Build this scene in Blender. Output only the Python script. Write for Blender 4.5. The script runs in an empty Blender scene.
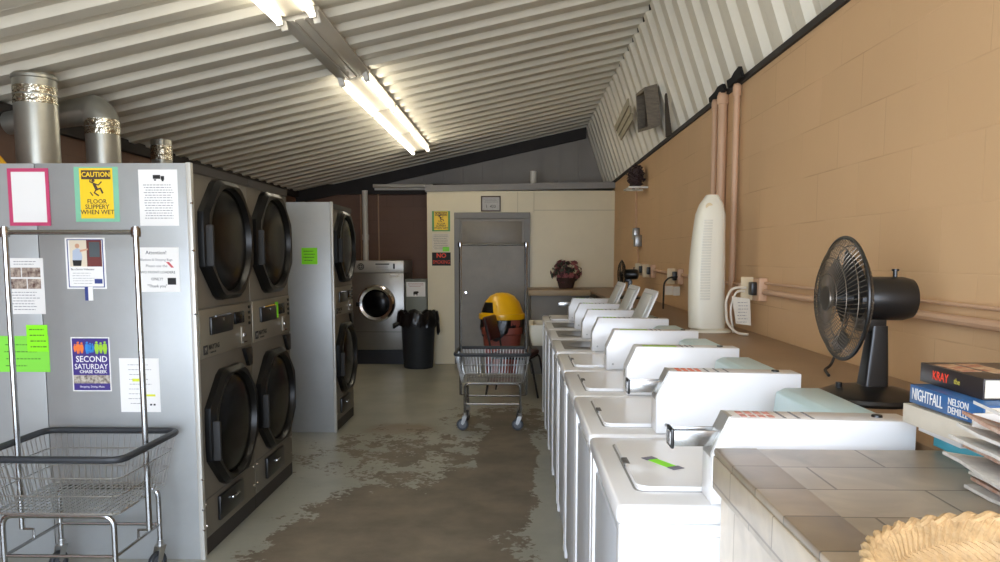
import bpy, bmesh, math, random
from mathutils import Vector, Matrix, Euler
from math import sin, cos, pi, radians, atan, hypot
random.seed(7)
S = bpy.context.scene
C = S.collection

# ------------------------------------------------------------------ camera
f_px, keystone = 778.0, 8000.0
pitch = atan(f_px / keystone)
yaw = atan(19 / hypot(f_px, f_px * f_px / keystone))
cam_d = bpy.data.cameras.new('camera'); cam = bpy.data.objects.new('camera', cam_d); C.objects.link(cam)
cam.location = (0, 0, 1.47)
cam.rotation_euler = (pi / 2 - pitch, 0, yaw)
cam_d.sensor_width = 36; cam_d.lens = f_px / 1000 * 36
cam_d.shift_y = (257 + f_px * f_px / keystone - 281) / 1000
cam_d.clip_start = 0.02; cam_d.clip_end = 200
S.camera = cam

# ------------------------------------------------------------------ light
w = bpy.data.worlds.new('world'); S.world = w; w.use_nodes = True
bg = w.node_tree.nodes['Background']
bg.inputs[0].default_value = (0.55, 0.73, 1.0, 1); bg.inputs[1].default_value = 5.0
def light(name, kind, loc, rot, energy, color, **k):
    d = bpy.data.lights.new(name, kind); d.energy = energy; d.color = color
    for a, b in k.items(): setattr(d, a, b)
    o = bpy.data.objects.new(name, d); C.objects.link(o); o.location = loc; o.rotation_euler = rot
    return o
# the sun stands behind the building and lights the pavement outside the open front
light('sun', 'SUN', (0, -5, 8), (radians(-38), 0, radians(12)), 8.0, (1, .93, .82), angle=0.009)
# daylight through the open shop front
light('daylight', 'AREA', (-.6, -.98, 1.35), (radians(90), 0, 0), 118, (.95, .965, 1.0), shape='RECTANGLE', size=4.2, size_y=2.1)
S.view_settings.view_transform = 'Standard'; S.view_settings.look = 'None'
S.view_settings.gamma = 1; S.view_settings.use_curve_mapping = False
S.view_settings.exposure = 0.42
S.cycles.max_bounces = 8; S.cycles.diffuse_bounces = 5
S.cycles.sample_clamp_indirect = 4

# ------------------------------------------------------------------ materials
def srgb(h):
    c = [int(h[i:i+2], 16) / 255 for i in (0, 2, 4)]
    return tuple((x / 12.92 if x <= .04045 else ((x + .055) / 1.055) ** 2.4) for x in c) + (1,)
MATS = {}
def mat(name, col, rough=.5, metal=0, var=0, vscale=3, bump=0, bscale=60, emit=0, coat=0, trans=0, alpha=1, col2=None, stretch=None):
    if name in MATS: return MATS[name]
    m = bpy.data.materials.new(name); m.use_nodes = True; n = m.node_tree.nodes; l = m.node_tree.links
    b = n['Principled BSDF']
    c = srgb(col) if isinstance(col, str) else col
    b.inputs['Base Color'].default_value = c
    b.inputs['Roughness'].default_value = rough; b.inputs['Metallic'].default_value = metal
    b.inputs['Coat Weight'].default_value = coat
    b.inputs['Transmission Weight'].default_value = trans
    b.inputs['Alpha'].default_value = alpha
    if emit:
        b.inputs['Emission Color'].default_value = c; b.inputs['Emission Strength'].default_value = emit
    if var or bump:
        tc = n.new('ShaderNodeTexCoord'); src = tc.outputs['Object']
        if stretch:
            mp = n.new('ShaderNodeMapping'); mp.inputs['Scale'].default_value = stretch; l.new(src, mp.inputs[0]); src = mp.outputs[0]
    if var:
        nz = n.new('ShaderNodeTexNoise'); nz.inputs['Scale'].default_value = vscale; nz.inputs['Detail'].default_value = 6
        nz.inputs['Roughness'].default_value = .65
        l.new(src, nz.inputs['Vector'])
        rp = n.new('ShaderNodeValToRGB'); l.new(nz.outputs['Fac'], rp.inputs[0])
        c2 = srgb(col2) if col2 else tuple(x * (1 - var) for x in c[:3]) + (1,)
        rp.color_ramp.elements[0].position = .35; rp.color_ramp.elements[1].position = .65
        rp.color_ramp.elements[0].color = c2; rp.color_ramp.elements[1].color = c
        l.new(rp.outputs[0], b.inputs['Base Color'])
    if bump:
        nb = n.new('ShaderNodeTexNoise'); nb.inputs['Scale'].default_value = bscale; l.new(src, nb.inputs['Vector'])
        bp = n.new('ShaderNodeBump'); bp.inputs['Strength'].default_value = bump; bp.inputs['Distance'].default_value = .01
        l.new(nb.outputs['Fac'], bp.inputs['Height']); l.new(bp.outputs[0], b.inputs['Normal'])
    MATS[name] = m
    return m

def block_mat(name, c1, c2, mortar, horiz):
    """painted concrete block; horiz = index of the horizontal axis"""
    m = bpy.data.materials.new(name); m.use_nodes = True; n = m.node_tree.nodes; l = m.node_tree.links
    b = n['Principled BSDF']; b.inputs['Roughness'].default_value = .6
    tc = n.new('ShaderNodeTexCoord'); sp = n.new('ShaderNodeSeparateXYZ'); cb = n.new('ShaderNodeCombineXYZ')
    l.new(tc.outputs['Object'], sp.inputs[0]); l.new(sp.outputs[horiz], cb.inputs[0]); l.new(sp.outputs[2], cb.inputs[1])
    br = n.new('ShaderNodeTexBrick'); l.new(cb.outputs[0], br.inputs[0])
    br.inputs['Scale'].default_value = 1; br.inputs['Brick Width'].default_value = .405; br.inputs['Row Height'].default_value = .203
    br.inputs['Mortar Size'].default_value = .004; br.inputs['Mortar Smooth'].default_value = 1
    br.inputs['Color1'].default_value = srgb(c1); br.inputs['Color2'].default_value = srgb(c2)
    nz0 = n.new('ShaderNodeTexNoise'); nz0.inputs['Scale'].default_value = 2.2; l.new(tc.outputs['Object'], nz0.inputs[0])
    mk = n.new('ShaderNodeMapRange'); mk.inputs[1].default_value = .4; mk.inputs[2].default_value = .62
    l.new(nz0.outputs[0], mk.inputs[0])
    mm = n.new('ShaderNodeMath'); mm.operation = 'MULTIPLY'; l.new(mk.outputs[0], mm.inputs[0]); l.new(br.outputs['Fac'], mm.inputs[1])
    br2 = n.new('ShaderNodeMix'); br2.data_type = 'RGBA'
    l.new(mm.outputs[0], br2.inputs[0]); br2.inputs[7].default_value = srgb(mortar)
    nz = n.new('ShaderNodeTexNoise'); nz.inputs['Scale'].default_value = 1.3; nz.inputs['Detail'].default_value = 7; l.new(tc.outputs['Object'], nz.inputs[0])
    mr = n.new('ShaderNodeMapRange'); mr.inputs[3].default_value = .88; mr.inputs[4].default_value = 1.1; l.new(nz.outputs[0], mr.inputs[0])
    vm = n.new('ShaderNodeVectorMath'); vm.operation = 'SCALE'
    # brick face colour only from colour 1/2
    br.inputs['Mortar'].default_value = srgb(c1)
    l.new(br.outputs['Color'], br2.inputs[6]); l.new(br2.outputs[2], vm.inputs[0]); l.new(mr.outputs[0], vm.inputs['Scale'])
    l.new(vm.outputs[0], b.inputs['Base Color'])
    nb = n.new('ShaderNodeTexNoise'); nb.inputs['Scale'].default_value = 45; l.new(tc.outputs['Object'], nb.inputs[0])
    ad = n.new('ShaderNodeMath'); ad.operation = 'MULTIPLY_ADD'; ad.inputs[1].default_value = -.9
    l.new(br.outputs['Fac'], ad.inputs[0]); 
    sc = n.new('ShaderNodeMath'); sc.operation = 'MULTIPLY'; sc.inputs[1].default_value = .5; l.new(nb.outputs[0], sc.inputs[0])
    l.new(sc.outputs[0], ad.inputs[2])
    bp = n.new('ShaderNodeBump'); bp.inputs['Strength'].default_value = .22; bp.inputs['Distance'].default_value = .004
    l.new(ad.outputs[0], bp.inputs['Height']); l.new(bp.outputs[0], b.inputs['Normal'])
    return m

def floor_mat():
    m = bpy.data.materials.new('worn_painted_concrete'); m.use_nodes = True; n = m.node_tree.nodes; l = m.node_tree.links
    b = n['Principled BSDF']
    tc = n.new('ShaderNodeTexCoord'); P = tc.outputs['Object']
    def math(op, a, bb=None, cc=None):
        x = n.new('ShaderNodeMath'); x.operation = op
        for i, v in enumerate((a, bb, cc)):
            if v is None: continue
            if isinstance(v, (int, float)): x.inputs[i].default_value = v
            else: l.new(v, x.inputs[i])
        return x.outputs[0]
    def noise(scale, detail=8, st=None):
        z = n.new('ShaderNodeTexNoise'); z.inputs['Scale'].default_value = scale; z.inputs['Detail'].default_value = detail; z.inputs['Roughness'].default_value = .6
        if st:
            mp = n.new('ShaderNodeMapping'); mp.inputs['Scale'].default_value = st; l.new(P, mp.inputs[0]); l.new(mp.outputs[0], z.inputs[0])
        else: l.new(P, z.inputs[0])
        return z.outputs[0]
    def ell(cx, cy, rx, ry, rot=0):
        mp = n.new('ShaderNodeMapping'); mp.vector_type = 'TEXTURE'
        mp.inputs['Location'].default_value = (cx, cy, 0); mp.inputs['Rotation'].default_value = (0, 0, rot); mp.inputs['Scale'].default_value = (rx, ry, 1)
        l.new(P, mp.inputs[0]); ln = n.new('ShaderNodeVectorMath'); ln.operation = 'LENGTH'; l.new(mp.outputs[0], ln.inputs[0])
        return math('SUBTRACT', 1, ln.outputs['Value'])
    A = ell(-.56, 2.9, .76, 2.25, radians(6)); B = ell(-.09, 5.7, .24, 1.15); D = ell(-.25, 4.6, .36, .85)
    st = math('MULTIPLY', ell(-.8, 5.75, .62, .6), .12)
    st2 = math('MULTIPLY', ell(-.1, 6.9, .5, .7), .22)
    mx = math('MAXIMUM', math('MAXIMUM', A, B), math('MAXIMUM', D, math('MAXIMUM', st, st2)))
    nn = math('MULTIPLY', math('SUBTRACT', noise(5.5, 10, (1, .8, 1)), .5), .8)
    fine = math('MULTIPLY', math('SUBTRACT', noise(30, 6), .5), .45)
    v = math('ADD', math('ADD', mx, nn), fine)
    mr = n.new('ShaderNodeMapRange'); mr.inputs[1].default_value = .02; mr.inputs[2].default_value = .06; l.new(v, mr.inputs[0])
    worn = mr.outputs[0]
    def ramp(src, c1, c2, p1=.35, p2=.65):
        r = n.new('ShaderNodeValToRGB'); l.new(src, r.inputs[0]); r.color_ramp.elements[0].position = p1; r.color_ramp.elements[1].position = p2
        r.color_ramp.elements[0].color = srgb(c1); r.color_ramp.elements[1].color = srgb(c2); return r.outputs[0]
    def mix(fac, a, bb):
        x = n.new('ShaderNodeMix'); x.data_type = 'RGBA'; l.new(fac, x.inputs[0])
        for i, q in ((6, a), (7, bb)):
            if isinstance(q, str): x.inputs[i].default_value = srgb(q)
            else: l.new(q, x.inputs[i])
        return x.outputs[2]
    paint = ramp(noise(2.2), '8b8b7f', '9d9c8f')
    conc = ramp(noise(3.5, 10), '62584a', '7b705f')
    stain = ell(-1.0, 6.55, .42, .3); sm = n.new('ShaderNodeMapRange'); sm.inputs[1].default_value = .1; sm.inputs[2].default_value = .5
    l.new(math('ADD', stain, math('MULTIPLY', math('SUBTRACT', noise(6), .5), .9)), sm.inputs[0])
    paint = mix(math('MULTIPLY', sm.outputs[0], .75), paint, '7d6a50')
    l.new(mix(worn, paint, conc), b.inputs['Base Color'])
    rr = n.new('ShaderNodeMapRange'); l.new(worn, rr.inputs[0]); rr.inputs[3].default_value = .34; rr.inputs[4].default_value = .6
    l.new(rr.outputs[0], b.inputs['Roughness'])
    bp = n.new('ShaderNodeBump'); bp.inputs['Strength'].default_value = .25; bp.inputs['Distance'].default_value = .004
    l.new(math('SUBTRACT', math('MULTIPLY', noise(18), .6), worn), bp.inputs['Height']); l.new(bp.outputs[0], b.inputs['Normal'])
    return m

def tile_mat(name, w_, h_, off=.5, plane='xy', c1='8f8270', c2='a39684', grout='6f6455', rough=.35):
    m = bpy.data.materials.new(name); m.use_nodes = True; n = m.node_tree.nodes; l = m.node_tree.links
    b = n['Principled BSDF']; b.inputs['Roughness'].default_value = rough
    tc = n.new('ShaderNodeTexCoord'); sp = n.new('ShaderNodeSeparateXYZ'); cb = n.new('ShaderNodeCombineXYZ'); l.new(tc.outputs['Object'], sp.inputs[0])
    ax = {'x': 0, 'y': 1, 'z': 2}
    l.new(sp.outputs[ax[plane[0]]], cb.inputs[0]); l.new(sp.outputs[ax[plane[1]]], cb.inputs[1])
    br = n.new('ShaderNodeTexBrick'); l.new(cb.outputs[0], br.inputs[0]); br.offset = off
    br.inputs['Scale'].default_value = 1; br.inputs['Brick Width'].default_value = w_; br.inputs['Row Height'].default_value = h_
    br.inputs['Mortar Size'].default_value = .0025; br.inputs['Mortar Smooth'].default_value = .3
    br.inputs['Color1'].default_value = srgb(c1); br.inputs['Color2'].default_value = srgb(c2); br.inputs['Mortar'].default_value = srgb(grout)
    nz = n.new('ShaderNodeTexNoise'); nz.inputs['Scale'].default_value = 7; nz.inputs['Detail'].default_value = 8; nz.inputs['Distortion'].default_value = 1; l.new(tc.outputs['Object'], nz.inputs[0])
    mr = n.new('ShaderNodeMapRange'); mr.inputs[1].default_value = .3; mr.inputs[2].default_value = .7; mr.inputs[3].default_value = .7; mr.inputs[4].default_value = 1.15; l.new(nz.outputs[0], mr.inputs[0])
    vm = n.new('ShaderNodeVectorMath'); vm.operation = 'SCALE'; l.new(br.outputs[0], vm.inputs[0]); l.new(mr.outputs[0], vm.inputs['Scale'])
    l.new(vm.outputs[0], b.inputs['Base Color'])
    bp = n.new('ShaderNodeBump'); bp.inputs['Strength'].default_value = .4; bp.inputs['Distance'].default_value = .003; bp.invert = True
    l.new(br.outputs['Fac'], bp.inputs['Height']); l.new(bp.outputs[0], b.inputs['Normal'])
    return m

WHITE = mat('white_enamel', 'e3e2e1', .28, coat=.2)
WHITE2 = mat('cream_plastic', 'd9d3c0', .45)
DECK = mat('painted_steel_deck', 'e2dccb', .5, var=.12, vscale=1.1, bump=.08, bscale=12)
GALV = mat('galvanised_sheet', 'aaacab', .42, metal=.4, var=.1, vscale=2.5, bump=.06, bscale=6)
DRYER = mat('dryer_grey', '746d61', .45, metal=.25, var=.06, vscale=6)
BLACK = mat('black_plastic', '141414', .32)
BLACKM = mat('black_matte', '1b1a19', .7)
def spec(m, v): m.node_tree.nodes['Principled BSDF'].inputs['Specular IOR Level'].default_value = v; return m
GLASS = mat('dark_door_glass', '060607', .2)
spec(GLASS, .22)
CHROME = mat('chrome', 'd8d8da', .12, metal=1)
ZINC = mat('zinc_wire', 'b4b4b2', .3, metal=.9)
STEEL = mat('brushed_steel', '9a9894', .33, metal=.85, var=.1, vscale=5)
DUCT = mat('duct_metal', 'b4b2a6', .34, metal=.7, var=.12, vscale=5)
FOIL = mat('foil_tape', 'd8d2c0', .22, metal=1, bump=.9, bscale=45)
RUBBER = mat('dark_rubber', '2a2d31', .5)
PAPER = mat('white_paper', 'e8e6e2', .7)
PAPER2 = mat('aged_paper', 'd8d0bf', .75, var=.1, vscale=9)
INK = mat('black_ink', '1c1a19', .7)
GREYINK = mat('grey_ink', '77757a', .7)
BROWN = mat('brown_ink', '4a372b', .7)
GREEN = mat('lime_paper', '8ef01a', .6)
GREEN2 = mat('mid_green_paper', '84dd45', .6)
MASK = mat('green_tape', '7fbf9c', .6, var=.08, vscale=15)
YELLOW = mat('sign_yellow', 'f0c81c', .45)
YELP = mat('yellow_plastic', 'f2b705', .38, coat=.2)
PINK = mat('magenta_frame', 'c03f68', .5)
PURPLE = mat('poster_purple', '3b2a78', .5)
ORANGE = mat('poster_orange', 'ee7a33', .5); BLUE = mat('poster_blue', '2d86cf', .5); LIME = mat('poster_lime', '9bcb2c', .5)
REDINK = mat('orange_red', 'ee4a32', .5)
NAVY = mat('navy_ink', '2f3d7d', .5)
BAG = mat('black_bag', '121214', .28, bump=1.0, bscale=14)
BINB = mat('bin_charcoal', '24272b', .5)
MAROON = mat('maroon_vinyl', '4a1c1d', .4); BRICKRED = mat('brick_red_plastic', '8a4436', .5)
CREAM = mat('cream_panel', 'dcd0af', .42, var=.08, vscale=1.3)
TRIM = mat('grey_trim', '85807a', .5, var=.06)
DOORG = mat('door_grey_paint', '837c71', .45, metal=.1, var=.14, vscale=4)
WOODD = mat('dark_beam', '2e2825', .7, var=.3, vscale=6)
WOODG = mat('weathered_wood', '8b8172', .75, var=.35, vscale=14, stretch=(1, 1, 5))
COUNTER = mat('brown_laminate', '94795c', .42, var=.12, vscale=3)
WICKER = mat('wicker', 'c8a778', .6, var=.35, vscale=25, bump=.6, bscale=60)
PIPEP = mat('painted_pipe', 'c09a7a', .45)
FIXT = mat('fixture_enamel', 'd0c9ba', .45, var=.06)
TUBE = mat('lit_tube', (1, .93, .78, 1), .4, emit=13)
WPIPE = mat('white_pvc', 'd6d2c8', .45)
METALG = mat('grey_siding', '948c82', .5, var=.1, vscale=2)
PALEBLUE = mat('pale_blue_console', 'c4dfe4', .3)
TAN = mat('tan_paint', 'b58a60', .6)
YROPE = mat('yellow_rope', 'e0a81c', .6)
SKIN = mat('print_skin', 'c99a7c', .6)
DKRED = mat('print_dark_red', '6a2f2a', .6)
LEAF = mat('dusty_leaf', '39402f', .7); PET = mat('dried_pink_petal', 'a5605f', .7, var=.3, vscale=30); PETD = mat('dried_dark_petal', '5c3236', .7)
NEST = mat('nest_twig', '3a2a2a', .8)
PAVE = mat('pavement', 'bdb8ad', .8, var=.15, vscale=1)
COVERB = mat('cover_blue', '2c5f96', .35); COVERK = mat('cover_black', '2c2422', .35); CYAN = mat('cover_cyan', '4fb4c8', .4); TANP = mat('tan_print', 'b98c6c', .6)

# ------------------------------------------------------------------ mesh helpers
def BM(): return bmesh.new()
def box(bm, x0, x1, y0, y1, z0, z1, bev=0, seg=2, M=None):
    r = bmesh.ops.create_cube(bm, size=1, matrix=Matrix.Translation(((x0+x1)/2, (y0+y1)/2, (z0+z1)/2)) @ Matrix.Diagonal((abs(x1-x0), abs(y1-y0), abs(z1-z0), 1)))
    vs = r['verts']
    if bev:
        es = list({e for v in vs for e in v.link_edges})
        rr = bmesh.ops.bevel(bm, geom=es, offset=bev, segments=seg, profile=.5, affect='EDGES')
        vs = list({v for f in rr['faces'] for v in f.verts} | {v for v in vs if v.is_valid})
    if M is not None: bmesh.ops.transform(bm, matrix=M, verts=vs)
    return vs
def frame_of(d):
    d = d.normalized(); a = Vector((0, 0, 1)) if abs(d.z) < .9 else Vector((1, 0, 0))
    u = d.cross(a).normalized(); return u, d.cross(u).normalized()
def fillet(pts, r, n=5, closed=False):
    pts = [Vector(p) for p in pts]
    if r <= 0: return pts
    out = []; N = len(pts)
    for i, p in enumerate(pts):
        if not closed and i in (0, N-1): out.append(p); continue
        a, b = pts[i-1] - p, pts[(i+1) % N] - p
        rr = min(r, a.length * .45, b.length * .45)
        p0, p1 = p + a.normalized() * rr, p + b.normalized() * rr
        for k in range(n+1):
            t = k / n; out.append((1-t)**2 * p0 + 2*t*(1-t) * p + t*t * p1)
    return out
def tube(bm, pts, r, seg=8, fil=0, closed=False, caps=True, radii=None):
    pts = fillet(pts, fil, closed=closed) if fil else [Vector(p) for p in pts]
    N = len(pts); rings = []
    if closed: d0 = pts[1] - pts[-1]
    else: d0 = pts[1] - pts[0]
    u, v = frame_of(d0); prev = d0.normalized()
    for i, p in enumerate(pts):
        if closed: d = (pts[(i+1) % N] - pts[i-1])
        elif i == 0: d = pts[1] - p
        elif i == N-1: d = p - pts[i-1]
        else: d = pts[i+1] - pts[i-1]
        d.normalize(); q = prev.rotation_difference(d); u = q @ u; v = q @ v; prev = d
        rad = radii[i] if radii else r
        rings.append([bm.verts.new(p + u * cos(2*pi*k/seg) * rad + v * sin(2*pi*k/seg) * rad) for k in range(seg)])
    for i in range(N if closed else N-1):
        a, b = rings[i], rings[(i+1) % N]
        for k in range(seg): bm.faces.new((a[k], a[(k+1) % seg], b[(k+1) % seg], b[k]))
    if caps and not closed:
        bm.faces.new(rings[0][::-1]); bm.faces.new(rings[-1])
    return [x for r_ in rings for x in r_]
def lathe(bm, prof, c=(0, 0, 0), seg=24, axis='z', sx=1, sy=1):
    """prof = [(radius, height)...]; radius 0 closes"""
    rings = []; c = Vector(c)
    def P(r, h, a):
        x, y = r*cos(a)*sx, r*sin(a)*sy
        return c + {'z': Vector((x, y, h)), 'x': Vector((h, x, y)), 'y': Vector((y, h, x)), '-x': Vector((-h, y, x))}[axis]
    for r, h in prof:
        if r < 1e-6: rings.append([bm.verts.new(P(0, h, 0))])
        else: rings.append([bm.verts.new(P(r, h, 2*pi*k/seg)) for k in range(seg)])
    for a, b in zip(rings, rings[1:]):
        for k in range(seg):
            k2 = (k+1) % seg
            if len(a) == 1 and len(b) == 1: continue
            if len(a) == 1: bm.faces.new((a[0], b[k2], b[k]))
            elif len(b) == 1: bm.faces.new((a[k], a[k2], b[0]))
            else: bm.faces.new((a[k], a[k2], b[k2], b[k]))
    return [x for r_ in rings for x in r_]
def prism(bm, poly, a, b, axis='y', bev=0):
    """poly of 2D points; axis y: (x,z), x: (y,z), z: (x,y)"""
    def P(p, t): return {'y': (p[0], t, p[1]), 'x': (t, p[0], p[1]), 'z': (p[0], p[1], t)}[axis]
    A = [bm.verts.new(P(p, a)) for p in poly]; B = [bm.verts.new(P(p, b)) for p in poly]; n = len(poly)
    fs = [bm.faces.new(A[::-1]), bm.faces.new(B)]
    for i in range(n): fs.append(bm.faces.new((A[i], A[(i+1) % n], B[(i+1) % n], B[i])))
    if bev:
        es = list({e for f in fs for e in f.edges}); bmesh.ops.bevel(bm, geom=es, offset=bev, segments=2, profile=.5, affect='EDGES')
    return A + B
def wl(o):
    v = Vector((0, 0, 0))
    while o is not None: v += o.location; o = o.parent
    return v
def obj(name, bm, m, parent=None, smooth=True, local=False):
    me = bpy.data.meshes.new(name)
    bmesh.ops.recalc_face_normals(bm, faces=bm.faces)
    if parent is not None and not local:
        bmesh.ops.translate(bm, vec=-wl(parent), verts=bm.verts)
    bm.to_mesh(me); bm.free()
    me.materials.append(m)
    if smooth:
        me.shade_smooth(); me.set_sharp_from_angle(angle=radians(35))
    o = bpy.data.objects.new(name, me); C.objects.link(o)
    if parent is not None: o.parent = parent
    return o
def tag(o, label, cat, group=None, kind=None):
    o['label'] = label; o['category'] = cat
    if group: o['group'] = group
    if kind: o['kind'] = kind
    return o
def thing(name, label, cat, loc=(0, 0, 0), group=None):
    o = bpy.data.objects.new(name, None); C.objects.link(o); o.location = loc; o.empty_display_size = .1
    return tag(o, label, cat, group)
def struct(name, bm, m, parent=None, smooth=False):
    o = obj(name, bm, m, parent, smooth)
    if parent is None: o['kind'] = 'structure'
    return o
def copy_tree(o, parent=None):
    c = o.copy(); C.objects.link(c)
    if parent is not None: c.parent = parent
    for ch in list(o.children): copy_tree(ch, c)
    return c
def text(s, size, loc, face, m, parent, name='lettering', align='CENTER', bold=.0, ext=.0004, sx=1, label=None):
    """face: '-y' reads +x ; '+x' reads +y ; '-x' reads -y ; 'z' lies flat reading +x"""
    cu = bpy.data.curves.new('t', 'FONT'); cu.body = s; cu.size = size; cu.align_x = align; cu.align_y = 'CENTER'
    cu.extrude = ext; cu.offset = bold; cu.resolution_u = 2; cu.space_line = .85
    t = bpy.data.objects.new('t', cu); C.objects.link(t)
    dg = bpy.context.evaluated_depsgraph_get(); dg.update()
    me = bpy.data.meshes.new_from_object(t.evaluated_get(dg)); bpy.data.objects.remove(t)
    rot = {'-y': Euler((pi/2, 0, 0)), '+x': Euler((pi/2, 0, pi/2)), '-x': Euler((pi/2, 0, -pi/2)), 'z': Euler((0, 0, 0))}[face] if isinstance(face, str) else face
    M = Matrix.Translation(loc) @ rot.to_matrix().to_4x4() @ Matrix.Diagonal((sx, 1, 1, 1))
    bm = BM(); bm.from_mesh(me); bpy.data.meshes.remove(me); bmesh.ops.transform(bm, matrix=M, verts=bm.verts)
    return obj(name, bm, m, parent, smooth=False)
def dashes(parent, x0, x1, z0, z1, rows, y, m=None, h=.003, fill=.8, name='printed_lines', seed=1):
    """small unreadable print as short raised dashes on a sheet facing -y"""
    rnd = random.Random(seed); bm = BM()
    for i in range(rows):
        z = z1 - (z1 - z0) * (i + .5) / rows
        x = x0 + (x1-x0) * rnd.uniform(0, .1) if fill < .95 else x0
        end = x1 - (x1-x0) * rnd.uniform(0, 1 - fill)
        while x < end:
            l_ = min(rnd.uniform(.006, .018), end - x)
            box(bm, x, x + l_, y - .0006, y, z - h/2, z + h/2); x += l_ + .004
    return obj(name, bm, m or GREYINK, parent, smooth=False)

# ================================================================== SETTING
XL, XR, YB, YF = -3.4, 1.29, 12.0, -1.0
def cz(x): return 3.185 + .219 * x        # underside of the main roof deck
WT = 2.47                                  # top of the block walls
RX = 1.0                                   # where the two decks meet
bm = BM(); box(bm, XL-.2, XR+.2, YF, YB+.2, -.12, 0); struct('floor', bm, floor_mat())
TANW = block_mat('tan_block', 'cea97e', 'cba67b', 'b79169', 1)
BRNW = block_mat('brown_block', '7c5b48', '775745', '5d4233', 0)
BRNL = block_mat('brown_block_side', '7c5b48', '775745', '5d4233', 1)
bm = BM(); box(bm, XR, XR+.2, YF, YB+.2, 0, WT); struct('wall_right', bm, TANW)
bm = BM(); box(bm, XL-.2, XL, YF, YB+.2, 0, WT); struct('wall_left', bm, BRNL)
bm = BM(); box(bm, XL, XR, YB, YB+.2, 0, WT); struct('wall_back', bm, BRNW)
# open shop front behind the camera: header and two piers
bm = BM(); box(bm, XL-.2, XR+.2, YF-.2, YF, 2.45, 3.7); box(bm, XL-.2, -2.75, YF-.2, YF, 0, 2.45)
box(bm, 1.22, XR+.2, YF-.2, YF, 0, 2.45); struct('wall_front', bm, TAN)
bm = BM(); box(bm, -14, 14, -16, YF, -.14, -.02); struct('pavement', bm, PAVE)  # unseen ground outside, added to bounce sunlight up to the ceiling

def deck_profile(y0, y1, pitch_=.305, depth=.042):
    """(y, h) outline; h = 0 is the face turned to the room"""
    out = []; y = y0
    while y < y1:
        for a, h in ((0, 0), (.105, 0), (.135, depth), (.185, depth), (.194, depth-.009), (.212, depth-.009), (.221, depth), (.275, depth)):
            out.append((y + a, h))
        y += pitch_
    return [p for p in out if p[0] <= y1]
def deck(name, A, B, normal, y0, y1, m, pitch_=.305, depth=.042, th=.006):
    A, B, nn = Vector(A), Vector(B), Vector(normal).normalized()
    pr = deck_profile(y0, y1, pitch_, depth); bm = BM(); cols = []
    for y, h in pr:
        cols.append([bm.verts.new(Vector((P.x, y, P.z)) + nn * (h + t)) for P in (A, B) for t in (0, th)])
    for a, b in zip(cols, cols[1:]):
        bm.faces.new((a[0], a[2], b[2], b[0])); bm.faces.new((a[1], b[1], b[3], a[3]))
        bm.faces.new((a[0], b[0], b[1], a[1])); bm.faces.new((a[2], a[3], b[3], b[2]))
    for c_ in (cols[0], cols[-1]): bm.faces.new((c_[0], c_[1], c_[3], c_[2]))
    return struct(name, bm, m)
deck('ceiling', (XL-.3, 0, cz(XL-.3)), (RX+.03, 0, cz(RX+.03)), (-.219, 0, 1), YF-.2, YB+.2, DECK)
deck('ceiling_slope', (RX, 0, cz(RX)-.0), (XR+.02, 0, WT+.02), (1, 0, .28), YF-.2, YB+.2, DECK, pitch_=.305)
# solid roof above both decks keeps the daylight out
bm = BM(); prism(bm, [(XL-.5, cz(XL-.5)+.07), (RX+.1, cz(RX+.1)+.07), (XR+.08, WT+.02), (XR+.45, WT-.02), (RX+.3, cz(RX)+.3), (XL-.5, cz(XL-.5)+.25)], YF-.3, YB+.3, 'y')
struct('ceiling_roof', bm, WOODD)
bm = BM(); prism(bm, [(XL-.2, WT), (XR+.2, WT), (XR+.1, WT+.5), (RX+.2, cz(RX)+.2), (XL-.2, cz(XL)+.16)], YB+.02, YB+.18, 'y'); struct('wall_gable', bm, METALG)
# ribs of the gable siding
bm = BM(); x = XL + .1
while x < RX:
    box(bm, x, x+.045, YB-.012, YB+.03, WT+.0, cz(x)+.0); x += .3
struct('trim_1', bm, METALG)
bm = BM(); prism(bm, [(XL, cz(XL)-.16), (RX, cz(RX)-.16), (RX, cz(RX)), (XL, cz(XL))], YB-.1, YB-.02, 'y'); struct('trim_2', bm, WOODD)   # raking beam
bm = BM(); box(bm, XL, XR, YB-.1, YB-.002, WT-.05, WT+.1); struct('trim_3', bm, WOODD)                    # plate beam on the back wall
bm = BM(); box(bm, XR-.018, XR+.1, YF, YB, WT-.005, WT+.028); struct('trim_4', bm, WOODD)                 # wall plate, right
bm = BM(); box(bm, XL-.1, XL+.05, YF, YB, WT-.1, WT-.0); struct('trim_5', bm, WOODD)

# ---- back room partition
PY = 10.65
bm = BM(); box(bm, -1.25, XR, PY, PY+.1, 0, 2.36); box(bm, -1.25, -1.15, PY+.1, YB, 0, 2.36); struct('wall_partition', bm, CREAM)
bm = BM(); prism(bm, [(-1.27, 2.35), (XR, 2.39), (XR, 2.475), (-1.27, 2.435)], PY-.03, YB, 'y'); struct('trim_6', bm, TRIM)
bm = BM()
for x in (-.02, .2): box(bm, x-.004, x+.004, PY-.006, PY, 2.07, 2.35)
box(bm, .2, XR, PY-.005, PY, 2.095, 2.105); struct('trim_7', bm, mat('cream_seam', 'b9ad8c', .5))
bm = BM()
box(bm, -.88, -.8, PY-.04, PY+.0, 0, 1.985, .003); box(bm, .07, .15, PY-.04, PY, 0, 1.985, .003); box(bm, -.88, .15, PY-.04, PY, 1.985, 2.07, .006)
dframe = struct('door_frame', bm, mat('door_frame_grey', '77736c', .45, var=.1))
bm = BM(); box(bm, -.8, .07, PY-.02, PY+.0, 0, 1.985, .003); door = struct('door_1', bm, DOORG)
bm = BM(); box(bm, -.77, .04, PY-.026, PY-.02, 1.62, 1.95, .004); obj('door_panel', bm, DOORG, door)
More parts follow.
